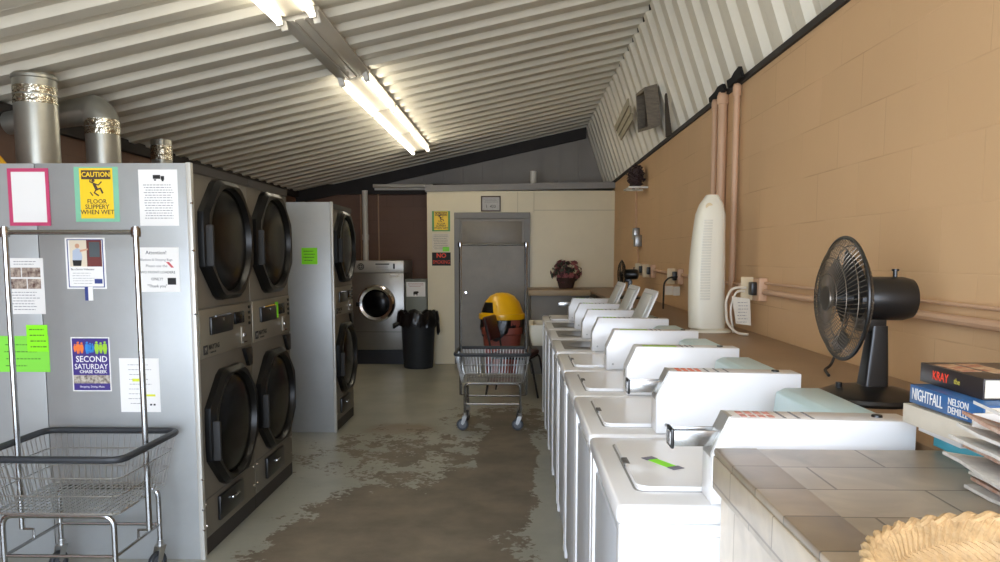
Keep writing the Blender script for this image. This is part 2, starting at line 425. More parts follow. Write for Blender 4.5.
bm = BM(); lathe(bm, [(0, 0), (.03, 0), (.03, .008), (.012, .012), (.012, .035), (.03, .045), (.033, .062), (.02, .078), (0, .08)], (-.725, PY-.02, .985), 16, 'y')
bmesh.ops.scale(bm, vec=(1, -1, 1), space=Matrix.Translation((.725, -(PY-.02), -.985)), verts=bm.verts); obj('door_handle', bm, CHROME, door)

# ================================================================== DRYERS
def dryer_unit(y0, w_, z0):
    """one drum of a stack: returns nothing, parts go under parent"""
XF = -1.535
def octo(yc, zc, hw, hh, k=.42):
    a, b = hw, hh
    return [(yc-a, zc-b*k), (yc-a*.45, zc-b), (yc+a*.45, zc-b), (yc+a, zc-b*k), (yc+a, zc+b*k), (yc+a*.45, zc+b), (yc-a*.45, zc+b), (yc-a, zc+b*k)]
def ring_x(bm, polyA, xa, polyB, xb):
    A = [bm.verts.new((xa, *p)) for p in polyA]; B = [bm.verts.new((xb, *p)) for p in polyB]; n = len(A)
    for i in range(n): bm.faces.new((A[i], A[(i+1) % n], B[(i+1) % n], B[i]))
    return A, B
def circ(yc, zc, r, n=32, ry=None): return [(yc + r*cos(2*pi*(k+.5)/n), zc + (ry or r)*sin(2*pi*(k+.5)/n)) for k in range(n)]
def rounded(poly, r, n=4):
    pts = fillet([(p[0], p[1], 0) for p in poly], r, n, True); return [(p.x, p.y) for p in pts]
def resample(poly, n):
    # resample polygon radially to n points so rings match
    yc = sum(p[0] for p in poly)/len(poly); zc = sum(p[1] for p in poly)/len(poly); out = []
    for k in range(n):
        a = 2*pi*(k+.5)/n; d = (cos(a), sin(a)); best = None
        for i in range(len(poly)):
            p, q = poly[i], poly[(i+1) % len(poly)]
            ex, ey = q[0]-p[0], q[1]-p[1]; det = d[0]*(-ey) - d[1]*(-ex)
            if abs(det) < 1e-12: continue
            px, py = p[0]-yc, p[1]-zc
            t = (px*(-ey) - py*(-ex)) / det; s = (d[0]*py - d[1]*px) / det
            if t > 0 and -1e-6 <= s <= 1+1e-6: best = t if best is None else min(best, t)
        out.append((yc + d[0]*best, zc + d[1]*best))
    return out
def dryer_door(root, yc, zc, hw=.325, hh=.3):
    n = 40; x0 = XF + .002
    outer = resample(octo(yc, zc, hw, hh), n); o2 = resample(octo(yc, zc, hw-.022, hh-.022), n)
    i1 = circ(yc, zc, hw*.875, n, hh*.90); i2 = circ(yc, zc, hw*.84, n, hh*.87)
    bm = BM()
    rings = [(outer, x0), (outer, x0+.03), (o2, x0+.052), (i1, x0+.05), (i2, x0+.02)]
    vs = [[bm.verts.new((x, *p)) for p in r] for r, x in rings]
    for a, b in zip(vs, vs[1:]):
        for k in range(n): bm.faces.new((a[k], a[(k+1) % n], b[(k+1) % n], b[k]))
    bm.faces.new(vs[0]); 
    d = obj('door', bm, spec(mat('door_black', '0a0a0a', .3), .3), root)
    bm = BM(); v = [[bm.verts.new((x, yc + (p[0]-yc)*s, zc + (p[1]-zc)*s)) for p in i2] for s, x in ((1, x0+.022), (.85, x0+.036), (.5, x0+.046))]
    for a, b in zip(v, v[1:]):
        for k in range(n): bm.faces.new((a[k], a[(k+1) % n], b[(k+1) % n], b[k]))
    bm.faces.new(v[-1]); obj('door_glass', bm, GLASS, d)
    bm = BM(); box(bm, x0+.03, x0+.072, yc-hw+.008, yc-hw+.03, zc-.13, zc+.07, .008); obj('handle', bm, BLACKM, d)
    return d
def stacked_dryer(label, y0, y1, xback, first=False, group='stacked dryers'):
    root = thing('stacked_dryer', label, 'dryer', (XF-.4, (y0+y1)/2, 0), group)
    w_ = y1 - y0; yc = (y0+y1)/2
    bm = BM(); box(bm, xback, XF, y0+.003, y1-.003, .085, 1.905, .004); obj('cabinet', bm, DRYER, root)
    bm = BM(); box(bm, xback+.02, XF-.004, y0+.003, y1-.003, 0, .085); obj('kick_plate', bm, mat('kick_brown', '2f2a27', .6), root)
    bm = BM(); box(bm, XF-.04, XF+.008, y0+.003, y1-.003, 1.865, 1.907); obj('top_trim', bm, mat('trim_charcoal', '3a3735', .5), root)
    dryer_door(root, yc-.005, 1.555); dryer_door(root, yc-.005, .6)
    # control panel
    bm = BM(); box(bm, XF, XF+.008, y0+.012, y1-.012, .978, 1.215, .003); cp = obj('control_panel', bm, mat('control_grey', '8b8474', .4, metal=.4), root)
    bm = BM(); box(bm, XF+.006, XF+.02, y0+.13, y0+.42, 1.085, 1.175, .004); obj('coin_box', bm, BLACK, cp)
    bm = BM(); box(bm, XF+.02, XF+.024, y0+.18, y0+.38, 1.172, 1.18); lathe(bm, [(0, 0), (.008, 0), (.008, .006), (0, .008)], (XF+.02, y0+.28, 1.155), 10, 'x'); obj('chrome_strip', bm, CHROME, cp)
    bm = BM(); box(bm, XF+.006, XF+.016, y0+.46, y0+.6, 1.11, 1.175, .003); obj('display', bm, GLASS, cp)
    bm = BM()
    for i in range(4): lathe(bm, [(0, 0), (.009, 0), (.009, .008), (0, .01)], (XF+.008, y1-.055, 1.19 - .03*i), 10, 'x')
    obj('selector_button', bm, BLACK, cp)
    bm = BM(); box(bm, XF+.006, XF+.014, y1-.19, y1-.11, .995, 1.09, .002); obj('coin_slot', bm, mat('slot_tan', '8a8274', .4, metal=.5), cp)
    bm = BM(); box(bm, XF+.012, XF+.02, y1-.17, y1-.14, 1.035, 1.05); box(bm, XF+.012, XF+.02, y1-.18, y1-.12, 1.0, 1.006); obj('slot_rim', bm, CHROME, cp)
    bm = BM(); box(bm, XF+.006, XF+.0105, y0+.045, y0+.095, .995, 1.04); obj('logo_plate', bm, INK, cp)
    text('M', .036, (XF+.0112, y0+.07, 1.0175), '+x', mat('logo_grey', '9a958a', .5), cp)
    text('MAYTAG', .034, (XF+.009, y0+.11, 1.025), '+x', INK, cp, align='LEFT', bold=.001)
    text('Commercial', .016, (XF+.009, y0+.12, 1.0), '+x', INK, cp, align='LEFT')
    # lower part: vent slot above the lower drum, lint drawer
    bm = BM(); prism(bm, [(y1-.16, .965), (y1-.04, .965), (y1-.04, .86), (y1-.09, .86)], XF, XF+.02, 'x', .002); obj('coin_cup', bm, BLACK, root)
    bm = BM(); box(bm, XF, XF+.016, yc-.2, yc+.14, .13, .255, .003); dr = obj('lint_drawer', bm, BLACK, root)
    bm = BM(); box(bm, XF+.016, XF+.03, yc-.06, yc+.02, .2, .212, .003); obj('drawer_pull', bm, CHROME, dr)
    for z in (.278, 1.22):
        bm = BM(); box(bm, XF-.001, XF+.0015, y0+.01, y1-.01, z, z+.003); obj('panel_seam', bm, mat('seam_grey', '4b4844', .5), root)
    for y in (y0+.03, y1-.03):
        for z in (.15, .26, 1.205): bm = BM(); lathe(bm, [(0, 0), (.008, 0), (.006, .004), (0, .005)], (XF, y, z), 8, 'x'); obj('screw', bm, CHROME, root)
    return root
D1 = stacked_dryer('stacked pair of grey coin dryers nearest the camera, next to the notice-covered end panel', 3.66, 4.405, -3.0)
D2 = stacked_dryer('stacked grey coin dryers with lime note by the display, second from the end panel', 4.405, 5.15, -3.0)
D3 = stacked_dryer('lone farther stack of grey coin dryers beside the lime sticky note panel', 6.425, 7.12, -3.3)
bm = BM(); box(bm, XF+.016, XF+.0175, 4.405+.40, 4.405+.46, 1.09, 1.19); tag(obj('sticky_note', bm, GREEN, smooth=False), 'narrow lime sticky note on the second dryer between coin box and display', 'note')
# end panels of sheet metal
ep = thing('end_panel', 'large grey sheet metal panel closing the near dryers, covered with notices', 'panel', (-2.1, 3.645, 0))
bm = BM(); box(bm, -2.262, XF-.012, 3.636, 3.652, 0, 1.905, .002); obj('sheet', bm, GALV, ep)
bm = BM(); box(bm, -2.9, -2.266, 3.636, 3.652, 0, 1.905, .002); obj('sheet', bm, GALV, ep)
bm = BM(); box(bm, XF-.014, XF+.01, 3.63, 3.66, 0, 1.907, .003); obj('corner_trim', bm, mat('bright_corner', 'c9c7bf', .4, metal=.4), ep)
for z in (1.72, 1.5, 1.2, .4, .25, .15):
    bm = BM(); tube(bm, [(XF+.005, 3.632, z), (XF+.014, 3.627, z)], .005, 8); obj('screw', bm, CHROME, ep)
ep2 = thing('end_panel', 'plain grey sheet metal panel on the near side of the farther dryer stack', 'panel', (-2.1, 6.41, 0))
bm = BM(); box(bm, -2.9, XF-.012, 6.4, 6.416, 0, 1.918, .002); obj('sheet', bm, GALV, ep2)
bm = BM(); box(bm, XF-.014, XF+.008, 6.394, 6.424, 0, 1.92, .003); obj('corner_trim', bm, MATS['bright_corner'], ep2)

# ---- notices on the near panel (world x, z)
NY = 3.6355
def sheet(name, label, cat, x0, x1, z0, z1, m, y=NY, t=.0012, group=None, rot=0):
    root = thing(name, label, cat, ((x0+x1)/2, y, (z0+z1)/2), group)
    bm = BM(); box(bm, x0, x1, y-t, y, z0, z1); obj('sheet', bm, m, root, smooth=False)
    return root
s = sheet('framed_notice', 'blank white sheet in a magenta frame at the top left of the panel', 'notice', -2.392, -2.197, 1.616, 1.882, PAPER)
bm = BM()
for a in ((-2.392, -2.197, 1.616, 1.632), (-2.392, -2.197, 1.866, 1.882), (-2.392, -2.376, 1.632, 1.866), (-2.213, -2.197, 1.632, 1.866)): box(bm, a[0], a[1], NY-.004, NY, a[2], a[3])
obj('border', bm, PINK, s, smooth=False)
def caution(label, x0, x1, z0, z1, y, tape, tm):
    W = x1-x0; H = z1-z0
    s = sheet('caution_sign', label, 'sign', x0, x1, z0, z1, YELLOW, y-.0006)
    bm = BM(); box(bm, x0-tape, x1+tape, y-.0006, y, z0-tape*.6, z1+.006); obj('tape_border', bm, tm, s, smooth=False)
    yy = y-.002
    bm = BM(); box(bm, x0+W*.06, x1-W*.06, yy-.0004, yy+.001, z1-H*.22, z1-H*.04); obj('header', bm, BROWN, s, smooth=False)
    text('CAUTION', W*.2, ((x0+x1)/2, yy-.0008, z1-H*.13), '-y', YELLOW, s, bold=.0009*W/.18, sx=.95)
    text('FLOOR\nSLIPPERY\nWHEN WET', W*.185, ((x0+x1)/2, yy, z0+H*.32 - W*.135), '-y', BROWN, s, bold=.0004*W/.18)
    # falling figure
    bm = BM(); cx, c_z = (x0+x1)/2, z0+H*.62; k = W/.18
    def L(pts, r=.004): tube(bm, [(cx + px*k, yy-.0002, c_z + pz*k) for px, pz in pts], r*k, 6)
    L([(-.012, .02), (.002, -.012)], .009); L([(.002, -.012), (.022, -.006), (.034, -.032)], .006); L([(.0, -.012), (-.012, -.028), (.012, -.045)], .005)
    L([(-.01, .02), (-.034, .03), (-.03, .045)], .004); L([(-.008, .018), (.012, .012), (.03, .03)], .004); L([(-.034, -.025), (-.02, -.045)], .0035)
    vs = lathe(bm, [(0, -.0008), (.009*k, -.0008), (.009*k, .0008), (0, .0008)], (cx-.016*k, yy-.0006, c_z+.036*k), 12, 'y')
    for v in bm.verts: v.co.y = yy - .0004 + (v.co.y - yy) * .08
    obj('figure', bm, BROWN, s)
    return s
caution('yellow slippery floor caution sign taped with green tape to the near dryer panel', -2.052, -1.895, 1.65, 1.882, NY, .026, MASK)
s = sheet('notice', 'white printed notice with a small truck drawing, top right of the panel', 'notice', -1.774, -1.59, 1.615, 1.875, PAPER)
dashes(s, -1.755, -1.61, 1.645, 1.81, 14, NY-.0012, fill=.9)
bm = BM(); box(bm, -1.705, -1.67, NY-.0018, NY-.001, 1.832, 1.85); box(bm, -1.668, -1.652, NY-.0018, NY-.001, 1.828, 1.845); box(bm, -1.7, -1.69, NY-.0018, NY-.001, 1.824, 1.83); box(bm, -1.664, -1.655, NY-.0018, NY-.001, 1.821, 1.828); obj('drawing', bm, INK, s, smooth=False)
s = sheet('notice', 'white taped notice about using the two front loaders only', 'notice', -1.805, -1.597, 1.305, 1.515, PAPER)
for t_, z, sz in (('Attention!', 1.49, .024), ('Blankets & Sleeping Bags', 1.457, .0155), ('Please use the', 1.428, .018), ('TWO FRONT LOADERS', 1.398, .0165), ('ONLY!', 1.366, .019), ('"Thank you"', 1.333, .019)):
    text(t_, sz, (-1.705, NY-.0014, z), '-y', INK if z < 1.42 or z > 1.48 else GREYINK, s)
bm = BM(); box(bm, -1.655, -1.615, NY-.002, NY-.001, 1.34, 1.372); obj('picture', bm, INK, s, smooth=False)
bm = BM(); prism(bm, [(-1.66, 1.447), (-1.645, 1.447), (-1.622, 1.42), (-1.635, 1.42)], NY-.002, NY-.001, 'y'); obj('red_mark', bm, mat('soft_red', 'c4555a', .6), s, smooth=False)
s = sheet('notice', 'white sheet with four dark photographs, left of the photo poster', 'notice', -2.423, -2.247, 1.20, 1.465, PAPER)
bm = BM()
for a in ((-2.41, -2.355, 1.375, 1.42), (-2.35, -2.262, 1.375, 1.42), (-2.41, -2.33, 1.32, 1.367), (-2.325, -2.262, 1.32, 1.367)): box(bm, a[0], a[1], NY-.002, NY-.001, a[2], a[3])
obj('photograph', bm, mat('photo_brown', '4f322b', .5, var=.7, vscale=40, col2='c9b9a8'), s, smooth=False)
dashes(s, -2.41, -2.27, 1.215, 1.31, 7, NY-.0012, seed=3); dashes(s, -2.39, -2.28, 1.43, 1.455, 2, NY-.0012, seed=4)
s = sheet('poster', 'white poster with photo of a bald man at a red door', 'poster', -2.1370, -1.9470, 1.32, 1.56, PAPER)
bm = BM(); box(bm, -2.1282, -1.9558, NY-.0018, NY-.001, 1.327, 1.553); obj('blue_border', bm, NAVY, s, smooth=False)
bm = BM(); box(bm, -2.1232, -1.9607, NY-.0022, NY-.001, 1.331, 1.549); obj('inner_sheet', bm, PAPER, s, smooth=False)
bm = BM(); box(bm, -2.1158, -2.0345, NY-.0027, NY-.002, 1.425, 1.549); obj('photo_wall', bm, mat('print_cream', 'd8cbb4', .6), s, smooth=False)
bm = BM(); box(bm, -2.0345, -1.9632, NY-.0027, NY-.002, 1.425, 1.549); obj('photo_door', bm, DKRED, s, smooth=False)
bm = BM(); box(bm, -2.0220, -1.9720, NY-.0032, NY-.002, 1.47, 1.54); obj('photo_pane', bm, mat('print_pane', '4a5356', .4), s, smooth=False)
bm = BM(); prism(bm, [(-2.1008, 1.5), (-2.0782, 1.512), (-2.0633, 1.505), (-2.0558, 1.47), (-2.0595, 1.455), (-2.1033, 1.455)], NY-.0032, NY-.002, 'y'); obj('photo_shirt', bm, mat('print_shirt', 'aab4c4', .6), s, smooth=False)
bm = BM(); prism(bm, [(-2.1033, 1.455), (-2.0595, 1.455), (-2.0633, 1.428), (-2.1008, 1.428)], NY-.0032, NY-.002, 'y'); obj('photo_trousers', bm, INK, s, smooth=False)
bm = BM(); lathe(bm, [(0, -.0036), (.011, -.0036), (.011, -.002), (0, -.002)], (-2.0782, NY, 1.522), 14, 'y'); prism(bm, [(-2.0657, 1.503), (-2.0282, 1.51), (-2.0282, 1.503), (-2.0657, 1.493)], NY-.0036, NY-.002, 'y'); obj('photo_skin', bm, SKIN, s, smooth=False)
text('Be a Senior Volunteer', .0125, (-2.1132, NY-.0024, 1.412), '-y', INK, s, align='LEFT'); dashes(s, -2.1132, -2.0032, 1.34, 1.4, 5, NY-.0022, h=.0018, seed=5)
bm = BM(); box(bm, -2.0032, -1.9657, NY-.0026, NY-.002, 1.345, 1.367); obj('logo', bm, NAVY, s, smooth=False)
s = sheet('flyer_pocket', 'small blue and white leaflet strip stuck under the photo poster', 'leaflet', -2.05, -2.012, 1.265, 1.33, PAPER, NY-.003, .004)
bm = BM(); box(bm, -2.05, -2.034, NY-.0075, NY-.003, 1.265, 1.33); obj('blue_stripe', bm, NAVY, s, smooth=False)
s = sheet('poster', 'purple Second Saturday poster with orange, blue and green figures', 'poster', -2.134, -1.948, .83, 1.09, PAPER)
bm = BM(); box(bm, -2.129, -1.953, NY-.0018, NY-.001, .835, 1.085); obj('purple_field', bm, PURPLE, s, smooth=False)
yy = NY-.002
text('SECOND', .041, (-2.037, yy, .984), '-y', PAPER, s, bold=.0004, sx=.93); text('SATURDAY', .036, (-2.041, yy, .948), '-y', PAPER, s, bold=.0002, sx=.88)
text('CHASE CREEK', .021, (-2.032, yy, .924), '-y', PAPER, s, bold=.0003)
bm = BM(); box(bm, -2.129, -1.953, yy-.0006, yy, .868, .908); obj('photo_strip', bm, mat('street_print', '5d5048', .5, var=.6, vscale=60, col2='c8bfae'), s, smooth=False)
text('Shopping, Dining, Music', .0125, (-2.04, yy, .852), '-y', PAPER, s)
def figure(bm, x, z, k):
    lathe(bm, [(0, -.0008), (.0048*k, -.0008), (.0048*k, 0), (0, 0)], (x, yy, z+.024*k), 10, 'y')
    prism(bm, [(x-.007*k, z+.018*k), (x+.007*k, z+.018*k), (x+.009*k, z), (x+.004*k, z-.022*k), (x+.001*k, z-.022*k), (x, z-.004*k), (x-.001*k, z-.022*k), (x-.004*k, z-.022*k), (x-.009*k, z)], yy-.0008, yy, 'y')
for m_, xs in ((ORANGE, ((-2.115, .7), (-2.1, 1.1), (-2.082, 1))), (BLUE, ((-2.056, 1.1), (-2.041, .9), (-2.03, .8))), (LIME, ((-2.01, 1.15), (-1.99, 1), (-1.97, 1.15)))):
    bm = BM()
    for x, k in xs: figure(bm, x, 1.036, k*1.05)
    obj('figures', bm, m_, s, smooth=False)
s = sheet('notice', 'white sheet with two yellow highlights below right of the purple poster', 'notice', -1.906, -1.714, .73, .99, PAPER)
dashes(s, -1.87, -1.75, .76, .97, 9, NY-.0012, h=.0022, fill=.6, seed=9)
for a in ((-1.845, -1.79, .878, .892), (-1.79, -1.737, .806, .816)): bm = BM(); box(bm, a[0], a[1], NY-.002, NY-.001, a[2], a[3]); obj('highlight', bm, mat('highlighter', 'd9e03a', .6), s, smooth=False)
bm = BM(); box(bm, -1.765, -1.755, NY-.002, NY-.001, .762, .77); box(bm, -1.748, -1.738, NY-.002, NY-.001, .762, .77); obj('stamp', bm, INK, s, smooth=False)
s = sheet('note', 'wide mid-green handwritten note at the left edge of the panel', 'note', -2.50, -2.241, .922, 1.095, GREEN2); dashes(s, -2.46, -2.28, .935, 1.07, 4, NY-.0012, m=mat('green_pen', '3f7d22', .6), h=.004, fill=.6, seed=11)
s = sheet('note', 'square bright lime handwritten note overlapping the wide green note', 'note', -2.345, -2.243, 1.02, 1.148, GREEN, NY-.0016); dashes(s, -2.335, -2.25, 1.03, 1.14, 4, NY-.0028, m=MATS['green_pen'], h=.005, fill=.8, seed=12)
s = sheet('note', 'lime sticky note on the panel of the farther dryer stack', 'note', -1.791, -1.66, 1.41, 1.545, GREEN, 6.3995); dashes(s, -1.775, -1.68, 1.43, 1.53, 4, 6.398, m=MATS['green_pen'], h=.006, seed=13)

# ================================================================== DUCTS
def duct(label, x, y, r, z1, dirx, group='exhaust ducts'):
    z1 = z1 + .13 - r*.85
    root = thing('exhaust_duct', label, 'duct', (x, y, 1.95), group)
    bm = BM(); tube(bm, [(x, y, 1.95), (x, y, z1-.13)], r, 28); obj('pipe', bm, DUCT, root)
    bm = BM(); pts = [(x, y, z1-.13)]
    for k in range(1, 7):
        a = k/6*pi/2; pts.append((x - dirx*(r*.85)*(1-cos(a)), y, z1-.13 + r*.85*sin(a)))
    pts.append((XL+.05, y, pts[-1][2]-.08)); tube(bm, pts, r*1.02, 28, radii=[r*1.02]*6 + [r*.85, r*.7]); obj('elbow', bm, DUCT, root)
    bm = BM()
    for z in (z1-.2, z1-.15): tube(bm, [(x, y, z), (x, y, z+.045)], r*1.04, 28)
    obj('foil_tape', bm, FOIL, root)
    return root
r = thing('exhaust_duct', 'wide galvanised duct rising behind the magenta framed sheet up to the roof', 'duct', (-2.845, 4.62, 1.907), 'exhaust ducts')
bm = BM(); tube(bm, [(-2.845, 4.62, 1.907), (-2.845, 4.62, 2.50)], .117, 32); obj('pipe', bm, DUCT, r)
bm = BM(); lathe(bm, [(.117, 2.50), (.125, 2.505), (.125, 2.52), (.11, 2.535)], (-2.845, 4.62, 0), 32); obj('rim', bm, DUCT, r)
bm = BM(); tube(bm, [(-2.845, 4.62, 2.36), (-2.845, 4.62, 2.405)], .1185, 32); tube(bm, [(-2.845, 4.62, 2.415), (-2.845, 4.62, 2.46)], .1185, 32); obj('foil_tape', bm, FOIL, r)
duct('narrower galvanised duct with foil tape rising behind the caution sign', -2.72, 5.12, .104, 2.42, 1)
root = thing('exhaust_duct', 'short foil wrapped duct stub near the roof, right of the two taller ducts', 'duct', (-3.08, 6.75, 1.95), 'exhaust ducts')
bm = BM(); tube(bm, [(-3.08, 6.75, 1.95), (-3.08, 6.75, 2.47)], .085, 24); obj('pipe', bm, DUCT, root)
bm = BM(); tube(bm, [(-3.08, 6.75, 2.30), (-3.08, 6.75, 2.42)], .09, 24); obj('foil_tape', bm, FOIL, root)
bm = BM(); tube(bm, [(-3.38, 4.3, 2.2), (-3.1, 4.25, 2.14), (-2.86, 4.2, 2.06), (-2.78, 4.2, 1.96)], .02, 8, .1); tube(bm, [(-3.38, 4.4, 2.26), (-3.1, 4.35, 2.2), (-2.9, 4.2, 2.0)], .014, 8, .1)
tag(obj('yellow_hose', bm, YROPE), 'yellow flexible gas hose at the left wall behind the wide duct', 'hose')

# ================================================================== CEILING LIGHTS
LX = -1.29; tilt = Matrix.Rotation(-atan(.219), 4, 'Y')
def ceiling_light(y0, y1, lit, label):
    zc = cz(LX) - .004; root = thing('ceiling_light', label, 'light', (LX, (y0+y1)/2, zc), 'fluorescent ceiling lights in a line')
    M = tilt; hl = (y1-y0)/2
    def fin(bm): bmesh.ops.transform(bm, matrix=M, verts=bm.verts)
    bm = BM(); prism(bm, [(-.125, -.004), (.125, -.004), (.128, -.03), (.05, -.056), (-.05, -.056), (-.128, -.03)], -hl, hl, 'y', .002); fin(bm); obj('housing', bm, FIXT, root, local=True)
    for s_ in (-1, 1):
        for e in (-1, 1):
            bm = BM(); box(bm, s_*.098-.02, s_*.098+.02, e*(hl-.012)-.01, e*(hl-.012)+.01, -.1, -.02, .004)
            fin(bm); obj('socket', bm, WPIPE, root, local=True)
        if lit:
            bm = BM(); tube(bm, [(s_*.098, -hl+.02, -.078), (s_*.098, hl-.02, -.078)], .0165, 14); fin(bm); obj('fluorescent_tube', bm, TUBE, root, local=True)
    if not lit:
        bm = BM()
        for s_ in (-1, 1): box(bm, s_*.03-.003, s_*.03+.003, -hl, hl, -.066, -.055)
        fin(bm); obj('channel_rib', bm, FIXT, root, local=True)
ceiling_light(3.1, 4.56, True, 'lit twin tube strip light nearest the camera, cut by the top edge')
ceiling_light(4.64, 6.12, False, 'unlit strip light with empty sockets between the lit ones')
ceiling_light(6.15, 7.44, True, 'lit twin tube strip light right behind the unlit one')
ceiling_light(7.46, 8.85, True, 'second lit twin tube strip light behind the unlit one')
ceiling_light(8.87, 10.2, True, 'farthest lit twin tube strip light of the line')
root = thing('wall_light', 'unlit white strip light at the roof edge above the front loading washer', 'light', (-1.9, YB-.15, 2.52))
bm = BM(); box(bm, -2.2, -1.3, YB-.2, YB-.1, 2.51, 2.56, .006); obj('housing', bm, FIXT, root)
bm = BM(); tube(bm, [(-2.18, YB-.15, 2.49), (-1.32, YB-.15, 2.49)], .018, 10); obj('fluorescent_tube', bm, WPIPE, root)

# ================================================================== LAUNDRY CARTS
def make_cart(label):
    root = thing('laundry_cart', label, 'cart', (0, 0, 0), 'wire laundry carts')
    hw, hd, hz = .315, .27, .655; bw, bd, bz = .265, .225, .415
    bm = BM(); tube(bm, [(-hw, -hd, hz), (hw, -hd, hz), (hw, hd, hz), (-hw, hd, hz)], .015, 10, .06, True); obj('bumper_rim', bm, RUBBER, root, local=True)
    bm = BM(); W = .0022
    def lerp(a, b, t): return a + (b-a)*t
    for t in (.33, .66):
        w2, d2, z2 = lerp(bw, hw, t), lerp(bd, hd, t), lerp(bz, hz, t)
        tube(bm, [(-w2, -d2, z2), (w2, -d2, z2), (w2, d2, z2), (-w2, d2, z2)], .003, 6, .05, True)
    tube(bm, [(-bw, -bd, bz), (bw, -bd, bz), (bw, bd, bz), (-bw, bd, bz)], .005, 6, .04, True)
    n = 21
    for i in range(n):
        t = (i+.5)/n*2-1
        for s_ in (-1, 1): tube(bm, [(t*bw*.97, s_*bd, bz), (t*hw*.93, s_*hd, hz)], W, 5, caps=False)
        tube(bm, [(t*bw, -bd, bz), (t*bw, bd, bz)], W, 5, caps=False)
    n = 15
    for i in range(n):
        t = (i+.5)/n*2-1
        for s_ in (-1, 1): tube(bm, [(s_*bw, t*bd*.97, bz), (s_*hw, t*hd*.93, hz)], W, 5, caps=False)
    for i in range(11):
        t = (i+.5)/11*2-1; tube(bm, [(-bw, t*bd, bz-.004), (bw, t*bd, bz-.004)], W, 5, caps=False)
    obj('wire_basket', bm, ZINC, root, local=True)
    lw, ld = .235, .2
    for s_ in (-1, 1):
        bm = BM(); tube(bm, [(-lw, s_*ld, .13), (-lw, s_*ld, .4), (lw, s_*ld, .4), (lw, s_*ld, .13)], .0115, 10, .05); obj('leg_frame', bm, mat('cart_steel', 'a9a9a8', .22, metal=1), root, local=True)
    bm = BM(); tube(bm, [(-lw, -ld, .225), (lw, -ld, .225), (lw, ld, .225), (-lw, ld, .225)], .008, 8, closed=True)
    obj('lower_brace', bm, MATS['cart_steel'], root, local=True)
    for s_ in (-1, 1):
        bm = BM(); tube(bm, [(s_*.285, 0, .27), (s_*.283, 0, 1.60)], .0125, 10); tube(bm, [(s_*.285, 0, .27), (s_*.235, 0, .27), (s_*.235, 0, .225)], .006, 6)
        obj('pole', bm, mat('cart_steel', 'a9a9a8', .22, metal=1), root, local=True)
    bm = BM(); tube(bm, [(-.295, 0, 1.575), (.295, 0, 1.575)], .011, 10)
    for s_ in (-1, 1): lathe(bm, [(0, -.022), (.019, -.02), (.021, 0), (.019, .02), (0, .022)], (s_*.284, 0, 1.575), 12); 
    obj('hanging_bar', bm, MATS['cart_steel'], root, local=True)
    for i, (sx_, sy_) in enumerate(((-1, -1), (1, -1), (1, 1), (-1, 1))):
        x, y = sx_*lw, sy_*ld; a = (.15, -.1, 1.2, 1.3)[i]
        R = Matrix.Translation((x, y, 0)) @ Matrix.Rotation(a, 4, 'Z')
        bm = BM(); tube(bm, [(0, 0, .12), (0, 0, .15)], .016, 10)
        for q in (-1, 1):
            vs = prism(bm, [(.018, .125), (-.02, .125), (-.036, .06), (-.022, .046), (-.008, .06)], q*.018-.0015, q*.018+.0015, 'y')
        box(bm, -.02, .018, -.0195, .0195, .12, .126)
        bmesh.ops.transform(bm, matrix=R, verts=bm.verts); c_ = obj('caster', bm, ZINC, root, local=True)
        bm = BM(); lathe(bm, [(.034, -.011), (.046, -.011), (.05, -.005), (.05, .005), (.046, .011), (.034, .011), (.034, -.011)], (-.022, 0, .05), 24, 'y')
        bmesh.ops.transform(bm, matrix=R, verts=bm.verts); wh = obj('wheel', bm, RUBBER, c_, local=True)
        bm = BM(); lathe(bm, [(0, -.008), (.034, -.006), (.034, .006), (0, .008)], (-.022, 0, .05), 20, 'y')
        bmesh.ops.transform(bm, matrix=R, verts=bm.verts); obj('hub', bm, mat('wheel_grey', '5e6064', .4), c_, local=True)
    return root
cart1 = make_cart('chrome wire laundry cart with dark rim by the notice-covered panel, at left')
cart1.location = (-1.915, 3.3, 0)
cart2 = copy_tree(cart1); cart2.location = (-.222, 6.72, 0)
cart2['label'] = 'chrome wire laundry cart standing mid-aisle in front of the grey door'

